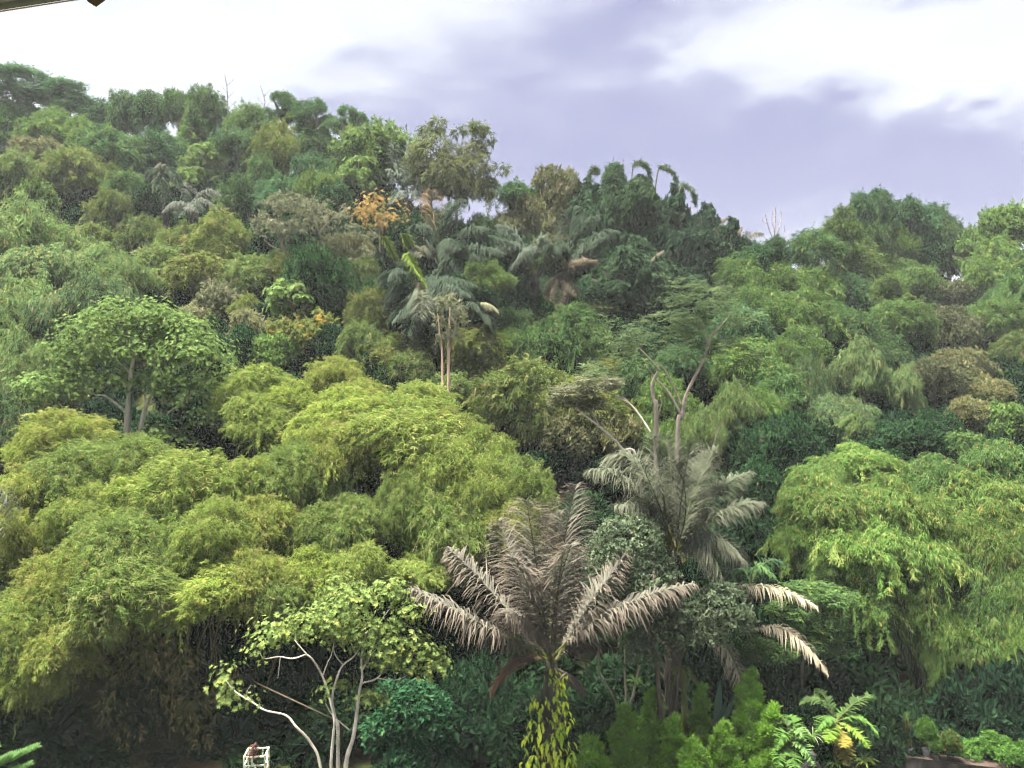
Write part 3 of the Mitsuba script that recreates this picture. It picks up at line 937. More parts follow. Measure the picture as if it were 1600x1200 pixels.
palm('lower palm of the middle group, with drooping grey skirts and a yellow green frond', (654, 446), 67.5, [
    (640, 405, 668, 452, -2, dict(YG, **{'from': (638, 398)})), (606, 378, 622, 412, 1, dict(YG, **{'from': (594, 370)})), (635, 370, 645, 392, 1, dict(YG, **{'from': (625, 366), 'leaf': 1.0})), (620, 425, 604, 445, -2), (640, 470, 612, 503, -4), (650, 480, 636, 524, -5), (625, 450, 600, 480, -1),
    (670, 480, 668, 515, -3), (690, 435, 742, 446, -2), (695, 445, 735, 462, -4), (680, 430, 700, 402, 0), (645, 420, 625, 412, 1), (685, 455, 705, 485, -4), (660, 462, 655, 500, -6, dict(col=(.2, .22, .17)))], **MID)
palm('palm with pale feathered top coloured as lit, poking out beside the slim pink trunks', (735, 520), 64, [(750, 478, 778, 488, -1, dict(col=(.2, .23, .12), tip=(.33, .31, .22))), (740, 475, 760, 505, -2), (720, 480, 700, 500, -1), (755, 490, 772, 520, -2)], **dict(MID, leaf=1.0))  # first frond paler than the rest, its lit look painted into the leaf colour
palm('grey palm with one tan dead fan, at the foot of the creeper draped mass', (884, 420), 72, [
    (890, 360, 896, 325, 1), (905, 365, 935, 338, 0), (925, 375, 968, 362, -2), (915, 390, 945, 372, -3), (893, 370, 905, 340, 2), (905, 412, 928, 408, -4, dict(col=(.20, .17, .13), tip=(.24, .20, .16), leaf=1.4, hang=.1)), (870, 385, 862, 400, -2),
    (885, 395, 858, 385, 0), (878, 445, 872, 482, -3, dict(col=(.13, .115, .09), tip=(.19, .16, .125), leaf=1.1, hang=.3)), (890, 440, 902, 462, -3, dict(col=(.13, .115, .09), tip=(.19, .16, .125), leaf=1.1, hang=.3)), (866, 440, 858, 470, -2, dict(col=(.12, .11, .09), tip=(.18, .155, .125), leaf=1.1, hang=.3))], **MID)
palm('dusky palm with long arching frond between middle palms and dead palm fan', (835, 430), 74, [(810, 375, 778, 352, 1), (805, 385, 770, 395, -1), (845, 380, 862, 400, 0), (825, 390, 800, 420, -2)], **dict(MID, col=(.07, .10, .08), tip=(.13, .15, .12)))
palm('upright blue grey palm on the ridge above the orange leaved tree', (640, 318), 92, [
    (622, 270, 614, 222, 1), (636, 262, 640, 212, 0), (652, 265, 662, 222, 1), (660, 285, 690, 240, 1), (625, 285, 605, 265, -1), (650, 280, 640, 240, -2), (668, 300, 690, 290, -2), (628, 300, 612, 318, -3), (655, 300, 660, 322, -4)], **dict(MID, col=(.10, .13, .11), tip=(.15, .18, .15), leaf=1.7, width=.14, count=50))
palm('drooping grey palm high on the slope left of the pale rosette tree', (258, 305), 95, [(246, 265, 262, 290, -2), (250, 260, 238, 300, -1, dict(col=(.2, .17, .14))), (262, 262, 278, 300, -1), (270, 270, 288, 320, -1), (250, 280, 258, 318, -4), (240, 270, 230, 285, 0)], **dict(MID, leaf=1.6, width=.14, count=46, hang=.8))
palm('low grey palm with pale flat fronds below the pale rosette tree', (302, 330), 92, [(278, 316, 256, 330, -2), (285, 318, 262, 322, -3), (315, 312, 342, 328, -2), (320, 300, 345, 305, 0), (300, 310, 290, 285, 1), (305, 318, 312, 332, -4), (290, 322, 278, 338, -4)], **dict(MID, leaf=1.5, width=.13, count=46, tip=(.26, .26, .24)))
palm('dusky palm in the dip beside the bare dead tree', (1160, 415), 88, [(1145, 375, 1128, 362, 0), (1155, 370, 1150, 356, 1), (1172, 372, 1192, 365, 0), (1180, 385, 1200, 395, -1), (1140, 390, 1122, 395, -1), (1165, 385, 1168, 362, -2)], **dict(MID, leaf=1.4, width=.13, count=44, col=(.12, .13, .11), tip=(.2, .19, .16)))


# ---------------------------------------------------------------- trees drawn limb by limb
def limb_tree(label, name, y, limbs, lobes, leaf, bark_col=(.45, .42, .36), deep=.9, seed=1, smooth=True, foot=None, cat='tree', noise=4.0, unit_scale=1.0):
    """limbs: (picture points, start radius, end radius); lobes: (px, py, rx, ry) of leaf masses; leaf: arguments for crown()."""
    key = number(name)
    tag(key, label, cat)
    rng = np.random.default_rng(seed)
    m = None
    for i, (pts, r0, r1) in enumerate(limbs):
        off = np.cumsum(rng.normal(0, .12, len(pts)))
        p = [at(a, b, y + (off[j] if i else 0)) for j, (a, b) in enumerate(pts)]
        if i == 0 or (foot and i in foot):
            p[0] = p[0].copy(); p[0][2] = min(p[0][2], float(ground(p[0][0], p[0][1])) - .2)
        c = spline(p, 5 * len(p))
        rr = np.linspace(r0, r1, len(c)) * (1 + .06 * rng.normal(size=len(c)))
        col = np.array(bark_col) * rng.uniform(.78, 1.2, (len(c), 1))
        m = Mesh()
        tube(m, c, rr, col, 8 if r0 > .04 else 5)
        scene[part(key, 'trunk' if i == 0 or (foot and i in foot) else 'limb')] = m.ply('bark', smooth=True)
    k = y / FOCAL
    lob = []
    for row in lobes:
        px, py, rx, ry = row[:4]
        c = at(px, py, y + (row[4] if len(row) > 4 else 0))
        n = max(1, int(round(rx / max(ry, 1) * .8)))
        for j in range(n):   # a flat mass becomes a row of rounder ones
            o = ((j + .5) / n - .5) * 2 * rx * k * .75 if n > 1 else 0
            r = rx * k / n * 1.25 if n > 1 else rx * k
            lob.append((c[0] + o, c[1] + rng.normal(0, .25 * rx * k), c[2] + rng.normal(0, .15 * ry * k), r, max(r, ry * k) * deep, ry * k))
        if n > 1:
            for j in range(n):
                o = rng.uniform(-.6, .6) * rx * k
                lob.append((c[0] + o, c[1] + rng.uniform(-.8, .8) * rx * k, c[2] + rng.uniform(-.4, .2) * ry * k, rx * k / n, rx * k / n * deep, ry * k * .8))
    m = crown(seed, noise, noise, np.array(lob), **leaf)
    v, f, c = m.arrays()
    scene[part(key, 'crown')] = mikit.ply((v, f), 'leaf', color=c)
    return key


WHITE = (.50, .47, .41)
limb_tree('young white barked tree with open tiers of bright round leaf rosettes, at the bottom', 'umbrella_tree', 30, [
    ([(536, 1330), (540, 1200), (552, 1152), (558, 1110), (562, 1078), (566, 1057), (565, 1028), (572, 985)], .10, .03),
    ([(528, 1330), (528, 1200), (528, 1136), (523, 1120), (519, 1090), (527, 1058), (536, 1039), (556, 1022), (575, 985)], .082, .022),
    ([(514, 1330), (517, 1200), (521, 1147), (522, 1123), (512, 1080), (503, 1055), (489, 1031), (478, 1021), (460, 1000)], .066, .022),
    ([(512, 1330), (501, 1200), (485, 1160), (463, 1136), (447, 1118), (415, 1110), (397, 1099), (368, 1081), (352, 1062)], .062, .018),
    ([(480, 1022), (457, 1029), (436, 1026), (413, 1029), (405, 1018)], .035, .015), ([(505, 1054), (512, 1035), (518, 1022), (525, 985)], .03, .012), ([(536, 1039), (523, 1021), (520, 990)], .03, .012),
    ([(565, 1068), (589, 1060), (600, 1045), (612, 1032), (650, 1020)], .04, .015), ([(565, 1050), (578, 1026), (600, 1000)], .04, .012), ([(438, 1027), (436, 1045), (434, 1060)], .018, .008), ([(571, 990), (590, 975), (610, 950)], .035, .012), ([(556, 1022), (540, 985), (530, 955)], .03, .012),
    ([(590, 1060), (620, 1062), (655, 1045)], .02, .008), ([(545, 1140), (520, 1118), (508, 1098)], .03, .012), ([(397, 1099), (385, 1085), (392, 1070)], .016, .008)],
    [(565, 932, 84, 20), (515, 962, 60, 22), (430, 997, 44, 26), (405, 1008, 22, 15), (490, 992, 40, 24), (560, 985, 60, 20), (620, 1000, 40, 26), (655, 1022, 44, 26), (672, 1040, 24, 20), (615, 1040, 34, 20), (590, 1012, 40, 18), (525, 1085, 26, 26), (580, 1088, 24, 16),
     (352, 1062, 16, 24), (360, 1090, 14, 14), (345, 1045, 10, 12), (392, 1084, 12, 16), (390, 1040, 7, 6), (640, 955, 24, 22)],
    dict(sprays=3000, per=7, L=.10, W=.058, mode='rosette', pal=[(.155, .22, .080), (.115, .175, .06), (.22, .27, .09)], gap=.34, inner=.45, low=-.5, clump=(7, .26), dead=.015, dead_col=(.5, .38, .05)), WHITE, seed=21, foot=(1, 2, 3), noise=5.0)
limb_tree('broad umbrella tree with pale trunk and domed crown of rosettes on the left slope', 'umbrella_tree', 51, [
    ([(196, 760), (198, 682), (201, 620), (206, 575), (214, 530), (218, 490)], .22, .07), ([(215, 740), (221, 668), (228, 635), (238, 615), (250, 590)], .20, .07), ([(197, 645), (183, 632), (165, 619), (148, 616), (120, 605)], .10, .03),
    ([(228, 640), (227, 622), (222, 600)], .08, .03), ([(205, 585), (180, 560), (170, 545)], .09, .03), ([(250, 592), (280, 575), (310, 560)], .08, .03), ([(262, 645), (285, 628), (300, 615)], .06, .03), ([(213, 535), (240, 505), (260, 485)], .08, .03), ([(212, 540), (190, 510), (170, 490)], .08, .03)],
    [(205, 495, 70, 30), (150, 520, 60, 34), (265, 515, 70, 36), (205, 545, 90, 34), (315, 560, 56, 40), (130, 560, 50, 26), (90, 605, 60, 24), (180, 600, 40, 22), (245, 595, 50, 24), (300, 615, 60, 34), (345, 600, 40, 36), (270, 690, 40, 30), (230, 690, 30, 22), (55, 620, 24, 16), (330, 650, 30, 24)],
    dict(sprays=6800, per=7, L=.155, W=.085, mode='rosette', pal=[(.115, .185, .070), (.085, .145, .052), (.17, .235, .085)], gap=.40, inner=.4, low=-.5, clump=(7, .38)), (.36, .33, .27), seed=22, noise=7.0, deep=1.2)
limb_tree('grey branched tree with ashen thin foliage and dark forking limbs in mid slope', 'broadleaf_tree', depth_for(460, 325, 115) - .5, [
    ([(446, 470), (443, 420), (441, 385), (436, 360), (432, 345)], .22, .09), ([(441, 392), (425, 385), (414, 376)], .09, .03), ([(441, 380), (450, 355), (462, 335)], .10, .03), ([(500, 400), (501, 380), (498, 362), (492, 340)], .14, .05), ([(436, 362), (420, 345), (405, 335)], .08, .03), ([(498, 365), (515, 345), (530, 335)], .08, .03)],
    [(425, 335, 32, 22), (465, 325, 44, 20), (440, 358, 40, 18), (505, 345, 44, 26), (480, 375, 40, 24), (545, 375, 34, 24), (520, 400, 40, 20), (555, 400, 30, 20), (410, 350, 20, 14)],
    dict(sprays=1900, per=5, L=.22, W=.09, mode='broad', clump=(6, .25), pal=[(.17, .18, .115), (.12, .14, .08), (.25, .245, .18)], gap=.38, inner=.4, low=-.6), (.22, .17, .14), seed=23, noise=7.0, foot=(3,))
limb_tree('tree with orange and yellow leaves left of the middle palms', 'orange_leaved_tree', depth_for(590, 310, 90) - 1, [
    ([(596, 440), (594, 395), (593, 360), (590, 335)], .16, .05), ([(594, 372), (580, 360), (572, 352)], .06, .02), ([(597, 370), (600, 350), (602, 330)], .08, .03), ([(600, 366), (612, 355), (622, 345)], .06, .02)],
    [(575, 325, 36, 18), (615, 330, 30, 22), (555, 345, 22, 12), (600, 350, 36, 12), (625, 350, 20, 12), (590, 312, 26, 8)],
    dict(sprays=420, per=4, L=.20, W=.14, mode='rosette', pal=[(.27, .185, .075), (.19, .12, .055), (.13, .14, .05)], gap=.36, inner=.6, low=-.9, clump=(3, .6)), (.30, .24, .19), seed=24, noise=7.0)
limb_tree('slim trees with pinkish bare trunks and thin grey leaves, rising from olive bamboo', 'slender_tree', 57, [
    ([(701, 610), (701, 560), (702, 520), (703, 480)], .13, .05), ([(693, 612), (691, 560), (687, 520), (684, 490)], .10, .04), ([(701, 555), (708, 525), (714, 495)], .06, .02), ([(702, 540), (697, 515), (693, 495)], .05, .02)],
    [(700, 472, 22, 14), (684, 492, 12, 18), (718, 500, 13, 20), (700, 515, 16, 14), (690, 535, 10, 10), (712, 532, 12, 10)],
    dict(sprays=300, per=5, L=.24, W=.08, mode='broad', pal=[(.19, .20, .12), (.13, .15, .09), (.26, .26, .18)], gap=.40, inner=.3, low=-.8), (.48, .34, .26), seed=25, foot=(1,), noise=5.0)
limb_tree('wide feathery tree with leaning pinkish trunk and hazy flat sprays', 'feathery_tree', 42, [
    ([(1054, 900), (1058, 690), (1066, 650), (1071, 620), (1085, 590), (1098, 565), (1110, 530), (1118, 510)], .14, .04), ([(1023, 800), (1025, 665), (1022, 630), (1019, 600), (1028, 580)], .15, .06), ([(1064, 648), (1050, 622), (1038, 605), (1025, 592), (1010, 572)], .07, .03), ([(1064, 632), (1055, 610), (1040, 580), (1028, 565)], .06, .03),
    ([(1108, 540), (1098, 515), (1088, 495), (1082, 480)], .05, .02), ([(1112, 525), (1130, 505), (1145, 485)], .05, .02), ([(1028, 650), (1034, 630), (1036, 615)], .04, .02), ([(1030, 578), (1015, 560), (1000, 545)], .05, .02), ([(1106, 730), (1122, 672), (1132, 662)], .05, .02)],
    [(1000, 525, 60, 20), (960, 545, 40, 16), (1060, 500, 60, 20), (1110, 480, 70, 22), (1150, 500, 40, 18), (1040, 545, 50, 16), (1090, 455, 50, 18), (1130, 540, 46, 16), (940, 580, 50, 14), (975, 500, 40, 14), (1080, 530, 44, 14), (1165, 565, 40, 12)],
    dict(sprays=900, per=9, L=.24, W=.05, mode='feather', clump=(6, .4), pal=[(.10, .145, .075), (.07, .11, .055), (.14, .185, .08)], gap=.42, inner=.4, low=-.9), (.30, .25, .22), seed=26, foot=(1,), noise=5.0, deep=1.2)
limb_tree('bare leaning tree with pale forked limbs and sparse grey sprays before brownish bamboo', 'feathery_tree', 39.5, [
    ([(1020, 790), (1000, 745), (972, 702), (958, 685), (940, 670), (930, 662)], .10, .04), ([(934, 664), (915, 650), (903, 640), (900, 628)], .05, .02), ([(936, 665), (928, 648), (926, 640), (935, 630)], .035, .015), ([(903, 642), (890, 635), (882, 628)], .03, .012),
    ([(1016, 675), (1000, 650), (985, 632), (968, 622), (945, 612), (930, 608)], .06, .02), ([(985, 632), (975, 622), (960, 618)], .03, .012)],
    [(905, 612, 44, 14), (885, 625, 30, 10), (935, 600, 40, 12), (920, 630, 30, 10)],
    dict(sprays=420, per=9, L=.24, W=.05, mode='feather', pal=[(.17, .18, .12), (.12, .135, .085), (.22, .22, .15)], gap=.42, inner=.5, low=-.9), (.42, .37, .32), seed=27, noise=4.0)
SMALL = dict(per=5, L=.15, W=.075, mode='broad', gap=.36, inner=.2, low=-.7)
limb_tree('small leaved grey green tree between the two large palms', 'broadleaf_tree', 33.6, [
    ([(1030, 1300), (1032, 1130), (1028, 1060), (1025, 1010), (1010, 960)], .14, .06), ([(1044, 1300), (1042, 1140), (1045, 1060), (1050, 1000)], .12, .05), ([(1050, 1300), (1055, 1140), (1060, 1050), (1080, 985), (1110, 960)], .09, .03), ([(1010, 962), (990, 920), (980, 880)], .06, .03)],
    [(985, 850, 50, 38), (950, 880, 28, 40), (1010, 890, 44, 34), (970, 930, 34, 26), (1040, 1000, 52, 48), (1000, 1020, 30, 30), (1125, 950, 36, 46), (1100, 990, 30, 20), (1150, 965, 20, 26), (1075, 965, 26, 26)],
    dict(SMALL, sprays=4600, clump=(6, .18), pal=[(.125, .17, .10), (.085, .12, .072), (.20, .23, .16)]), (.07, .055, .04), seed=28, foot=(1, 2), noise=3.0)
limb_tree('light green layered small tree under the right bamboo, behind hanging dry fronds', 'feathery_tree', 37.5, [
    ([(1250, 1250), (1252, 1100), (1255, 1020), (1262, 960)], .10, .04), ([(1255, 1010), (1225, 975), (1205, 960)], .04, .02), ([(1258, 990), (1290, 960), (1310, 945)], .04, .02)],
    [(1275, 925, 50, 16), (1230, 950, 44, 14), (1270, 970, 40, 14), (1305, 985, 36, 16), (1310, 940, 34, 16), (1250, 1000, 40, 14), (1300, 1012, 30, 12), (1200, 1010, 40, 16), (1180, 1030, 30, 16)],
    dict(sprays=1500, per=9, L=.16, W=.05, mode='feather', pal=[(.085, .155, .055), (.055, .105, .04), (.15, .23, .06)], gap=.38, inner=.3, low=-.6), (.10, .09, .07), seed=29, noise=3.5)
BROADLEAF = dict(per=5, L=.26, W=.13, mode='broad', gap=.34, inner=.15, low=-.6)
limb_tree('dark green broad leaved small tree left of the brown palm, behind the white barked tree', 'broadleaf_tree', 34, [
    ([(650, 1330), (650, 1200), (648, 1120)], .10, .05)],
    [(650, 1100, 46, 40), (620, 1130, 34, 40), (670, 1150, 46, 44), (640, 1180, 50, 40), (700, 1190, 30, 30), (590, 1150, 20, 30), (610, 1085, 20, 16)],
    dict(BROADLEAF, sprays=2300, pal=[(.034, .100, .046), (.022, .068, .032), (.06, .145, .06)]), (.08, .07, .05), seed=30, noise=3.0)
limb_tree('bare dead tree with forked grey twigs on the skyline dip at the right', 'dead_tree', 87, [
    ([(1210, 430), (1211, 395), (1210, 370), (1211, 345), (1212, 322)], .16, .04), ([(1211, 380), (1203, 362), (1198, 345), (1196, 335)], .07, .03), ([(1211, 372), (1218, 355), (1221, 340), (1220, 330)], .07, .03), ([(1211, 392), (1222, 378), (1230, 366), (1233, 362)], .07, .03), ([(1210, 390), (1200, 380), (1192, 366)], .06, .025), ([(1210, 360), (1206, 345), (1207, 330)], .06, .025),
    ([(1222, 378), (1226, 362), (1225, 352)], .04, .02), ([(1200, 378), (1194, 380), (1190, 376)], .04, .02), ([(1198, 350), (1192, 346), (1191, 340)], .035, .02)],
    [(1211, 425, 10, 6)], dict(sprays=30, per=4, L=.3, W=.1, mode='broad', pal=[GREEN[0], GREEN[1]]), (.30, .27, .27), seed=31)
for i, (x, yb, yt, lab) in enumerate([(356, 200, 116, 'tall bare stalk with tiny twigs on the skyline above the dense ridge dome'), (412, 200, 134, 'bare leaning stalk on the skyline, right of the tallest bare stalk')]):
    limb_tree(lab, 'dead_stalk', 118, [([(x + 2, yb + 30), (x, yb - 20), (x - 1 + 3 * i, yt + 25), (x - 5, yt)], .10, .04)] + [([(x - 1, yt + q), (x + s * 6, yt + q - 7), (x + s * 10, yt + q - 12)], .045, .02) for q, s in ((18, 1), (30, -1), (38, 1), (48, -1), (56, 1))],
              [(x, yb - 5, 6, 5)], dict(sprays=25, per=4, L=.4, W=.1, mode='broad', pal=[GREY[0], GREY[1]]), (.20, .17, .17), seed=41 + i)
limb_tree('airy olive tree with wispy open top on the skyline right of the grey ridge palm', 'feathery_tree', 91, [
    ([(715, 360), (712, 310), (705, 270), (690, 230)], .2, .05), ([(712, 300), (735, 260), (745, 215)], .12, .03), ([(712, 310), (750, 290), (765, 270)], .1, .03), ([(705, 270), (672, 230), (665, 205)], .1, .03)],
    [(680, 245, 40, 36), (720, 275, 50, 26), (745, 290, 34, 20), (700, 300, 40, 18), (755, 300, 24, 18), (660, 265, 20, 40), (740, 240, 26, 16)],
    dict(sprays=2300, per=5, L=.42, W=.10, mode='bamboo', pal=[(.14, .16, .075), (.09, .115, .05), (.20, .20, .10)], gap=.36, inner=.3, low=-.8, strands=120), (.12, .10, .08), seed=33, noise=9.0)
limb_tree('thin wisps of bamboo standing above the airy olive tree on the skyline', 'bamboo_clump', 91.5, [
    ([(675, 280), (672, 220), (664, 188)], .08, .03), ([(745, 260), (748, 215), (742, 190)], .08, .03), ([(755, 270), (768, 235), (772, 205)], .07, .02), ([(685, 260), (688, 210), (684, 186)], .07, .02), ([(765, 290), (780, 268), (795, 258)], .06, .02), ([(720, 250), (722, 210), (715, 192)], .06, .02)],
    [(668, 205, 16, 14), (686, 200, 12, 14), (742, 200, 20, 9), (765, 215, 10, 14), (785, 262, 14, 8), (748, 225, 12, 14), (715, 205, 10, 10), (655, 225, 10, 16)],
    dict(sprays=340, per=5, L=.5, W=.10, mode='bamboo', pal=[(.13, .155, .07), (.09, .12, .05)], gap=.45, inner=.6, low=-.9), (.12, .12, .06), seed=34, cat='bamboo', noise=9.0)


def arches():
    """Thin bamboo tips that bow over on the skyline above the creeper mass."""
    rng = np.random.default_rng(8)
    for pts, lab in (([(985, 300), (988, 268), (1001, 253), (1012, 262), (1016, 285)], 'thin bamboo tip bowing in a loop on the skyline, first of three'), ([(1018, 290), (1028, 268), (1045, 264), (1056, 278), (1057, 300)], 'thin bamboo tip bowing over between the skyline loop and the lowest bow'),
                     ([(1055, 320), (1062, 298), (1075, 291), (1084, 302), (1086, 318)], 'thin bamboo tip bowing lowest at the right end of the creeper mass'), ([(926, 320), (922, 285), (928, 262), (934, 270)], 'ragged upright bamboo tip left of the skyline loop')):
        key = number('arching_bamboo')
        tag(key, lab, 'bamboo')
        p = [at(a, b, 88 + rng.uniform(-1, 1)) for a, b in pts]
        p[0] = p[0] - [0, 0, 6]
        c = spline(p, 40)
        m = Mesh(); tube(m, c, np.linspace(.09, .03, 40), (.12, .12, .07), 5)
        scene[part(key, 'culm')] = m.ply('bark', smooth=True)
        m = Mesh()
        q = np.repeat(c[12:], 3, 0) + rng.normal(0, .12, (28 * 3, 3))
        for j in range(6):
            d = unit(rng.normal(0, .6, (len(q), 3)) + DOWN * .7)
            blades(m, q, d, unit(rng.normal(size=(len(q), 3)) + [0, -.5, .8]), rng.uniform(.25, .6, len(q)), .10, palette(rng, len(q), [(.09, .13, .06), (.06, .09, .045)]))
        scene[part(key, 'foliage')] = m.ply('leaf')


arches()

# ---------------------------------------------------------------- garden edge in front of the forest
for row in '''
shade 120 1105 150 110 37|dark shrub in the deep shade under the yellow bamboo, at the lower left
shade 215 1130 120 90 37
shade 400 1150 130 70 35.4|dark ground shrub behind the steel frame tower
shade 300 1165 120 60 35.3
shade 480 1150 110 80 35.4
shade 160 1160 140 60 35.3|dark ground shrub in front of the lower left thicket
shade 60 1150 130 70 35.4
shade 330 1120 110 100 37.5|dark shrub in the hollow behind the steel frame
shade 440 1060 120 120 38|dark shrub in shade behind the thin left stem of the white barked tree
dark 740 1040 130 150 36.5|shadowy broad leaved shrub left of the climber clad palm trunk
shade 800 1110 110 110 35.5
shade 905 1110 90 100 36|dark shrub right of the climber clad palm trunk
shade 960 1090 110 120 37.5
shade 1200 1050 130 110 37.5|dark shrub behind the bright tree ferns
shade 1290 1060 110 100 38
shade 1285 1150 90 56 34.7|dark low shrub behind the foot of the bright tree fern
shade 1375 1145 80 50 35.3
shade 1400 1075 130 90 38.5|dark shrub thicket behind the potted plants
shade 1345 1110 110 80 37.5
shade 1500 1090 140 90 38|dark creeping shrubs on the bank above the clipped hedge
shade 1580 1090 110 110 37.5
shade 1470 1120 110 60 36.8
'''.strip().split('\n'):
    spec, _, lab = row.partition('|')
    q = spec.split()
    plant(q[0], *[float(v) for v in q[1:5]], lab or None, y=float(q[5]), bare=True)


def cypress(label, px, top, w, y, tone=1.0, bottom=1290):
    key = number('cypress_shrub')
    tag(key, label, 'conifer', None)
    k = y / FOCAL
    b = at(px, top, y); b0 = np.array([b[0], y, float(ground(b[0], y))])
    h, r = b[2] - b0[2], w * k / 2
    rng = np.random.default_rng(int(px))
    lob = []
    n = int(h / .22)
    for i in range(n):
        t = i / n; a = i * 2.4
        q = r * (1 - t) ** .55 * rng.uniform(.75, 1.1)
        s = max(.10, q * .5)
        lob.append((b[0] + np.cos(a) * q * .6, y + np.sin(a) * q * .6, b0[2] + .15 + t * (h - .25), s, s, s * 1.15))
    pal = np.array([(.19, .36, .05), (.14, .28, .04), (.24, .41, .065)]) * tone
    m = crown(int(px * 3), 2.2, 2.2, np.array(lob), int(1900 * h * r), 6, .19, .042, 'upright', pal, low=-.8, gap=.30, inner=.2)
    v, f, c = m.arrays()
    scene[f'{key}__crown'] = mikit.ply((v, f), 'leaf', color=c)
    m = Mesh(); tube(m, [b0 - [0, 0, .2], b0 * .5 + b * .5, b - [0, 0, .3]], [.05, .04, .015], (.12, .08, .05), 6)
    scene[f'{key}__trunk'] = m.ply('bark')


for a in (('tallest bright green feathery conifer, at the tip of the hanging dry frond', 1172, 1042, 78, 33.5), ('feathery conifer second from the climber clad palm trunk, with a pointed top', 978, 1098, 66, 33), ('low feathery conifer nearest the climber clad palm trunk', 925, 1146, 70, 32.5, 1.1),
          ('broad topped feathery conifer below the small leaved tree trunk', 1020, 1072, 62, 34, 1.1), ('slender pointed conifer right of the mossy stem', 1095, 1068, 40, 34.5, 1.1), ('feathery conifer standing before the small leaved tree trunk', 1052, 1115, 56, 33, 1.1),
          ('rounded feathery conifer between slender pointed one and the tallest', 1130, 1124, 60, 32.5), ('wide feathery conifer beside the left tree fern', 1208, 1098, 66, 32.5, .95), ('front feathery conifer in the middle of the hedge row, cut by the lower edge', 1085, 1150, 74, 31.5, .95)):
    cypress(*a)


def tree_fern(label, px, py, y, fronds, trunk=.09, col=(.08, .165, .042)):
    key = number('tree_fern')
    tag(key, label, 'fern')
    rng = np.random.default_rng(int(px))
    b = at(px, py, y)
    for row in fronds:
        mx, my, tx, ty, dy = row[:5]
        c = np.array(row[5] if len(row) > 5 else col)
        cv = through(b, at(mx, my, y + dy * .5), at(tx, ty, y + dy), 14)
        m = frond(rng, cv, 30, .48, .105, c, c * [1.15, 1.1, .9], (.16, .17, .06), hang=.12, start=.12, vee=.03, thick=.02, forward=.35)
        scene[part(key, 'frond')] = m.ply('leaf')
    g = float(ground(b[0], b[1])) - .3
    m = Mesh(); n = 10
    tube(m, spline([[b[0] + .1, b[1], g], [b[0] - .05, b[1], g * .5 + b[2] * .5], b], n), np.full(n, trunk) * rng.uniform(.8, 1.2, n), (.05, .035, .02), 8)
    scene[f'{key}__trunk'] = m.ply('bark', smooth=True)


YF, DKF = (.135, .23, .042), (.06, .105, .04)
tree_fern('bright tree fern beside the end of the retaining wall, with one yellowing frond', 1306, 1128, 33.5, [
    (1336, 1098, 1362, 1086, .5, DKF), (1278, 1092, 1250, 1100, .6, DKF), (1292, 1095, 1275, 1076, .9, DKF), (1345, 1122, 1372, 1150, -.6), (1335, 1140, 1358, 1168, -1.0, YF), (1292, 1122, 1272, 1148, -.6), (1300, 1140, 1292, 1158, -1.3, YF), (1315, 1150, 1318, 1166, -1.4, (.24, .21, .055)), (1318, 1165, 1322, 1195, -1.2, (.24, .22, .07)), (1322, 1112, 1352, 1128, .8)])
tree_fern('lower tree fern with pale green arching fronds, left of the bright tree fern', 1236, 1164, 31.8, [
    (1245, 1140, 1258, 1158, -.6, (.11, .20, .07)), (1226, 1145, 1214, 1170, -.5), (1250, 1160, 1272, 1196, -1.0, (.11, .20, .07)), (1238, 1178, 1242, 1205, -1.3), (1222, 1172, 1216, 1200, -.9), (1228, 1132, 1210, 1128, .6, DKF), (1240, 1132, 1232, 1118, 1.0), (1255, 1148, 1268, 1160, .4)])


def strap_plant(label, name, px, py, y, n, length, col, rise=1.0, width=.05, seed=0, cat='plant', leafname='leaf', sep=True, z=None, hang=.35):
    """A tuft of arching strap leaves; each a part when it shows."""
    key = number(name)
    tag(key, label, cat)
    rng = np.random.default_rng(seed)
    b = at(px, py, y)
    if z is not None:
        b[2] = z
    m = Mesh()
    for i in range(n):
        a = i * 2.4 + rng.uniform(-.3, .3)
        d = unit(np.array([[np.cos(a), np.sin(a), rise * rng.uniform(.5, 1.6)]]))
        if sep:
            m = Mesh()
        c = np.array(col) * rng.uniform(.75, 1.25)
        strips(m, b[None] + rng.normal(0, .02, (1, 3)), d, np.array([length * rng.uniform(.7, 1.15)]), np.array([width]), c[None], c[None] * 1.1, np.array([hang]), segs=5, shape=(.5, .9, 1, .8, .5, .05))
        if sep:
            scene[part(key, leafname)] = m.ply('leaf')
    if not sep:
        scene[part(key, 'foliage')] = m.ply('leaf')
    return key


strap_plant('pale strap leaved plant between the two tree ferns', 'strap_leaved_plant', 1268, 1152, 33, 16, .75, (.22, .26, .15), seed=4)
strap_plant('yellow green strap leaved plant at the foot of the bright tree fern', 'strap_leaved_plant', 1350, 1192, 33, 22, .7, (.27, .36, .07), seed=5)
strap_plant('dark green strap leaved plant below the drooping brown fern frond', 'strap_leaved_plant', 1308, 1196, 32.6, 18, .55, (.09, .17, .05), seed=6)
strap_plant('rosette of fern leaves perched on the thin mossy trunk right of the brown palm', 'perched_fern', 993, 1066, 35.3, 16, .7, (.09, .16, .05), seed=7, rise=.9, width=.07)
strap_plant('big paddle leaf plant half hidden under the hanging dry frond', 'banana_plant', 1120, 1150, 35, 4, 2.6, (.07, .16, .10), seed=9, rise=2.6, width=.42, hang=.1)


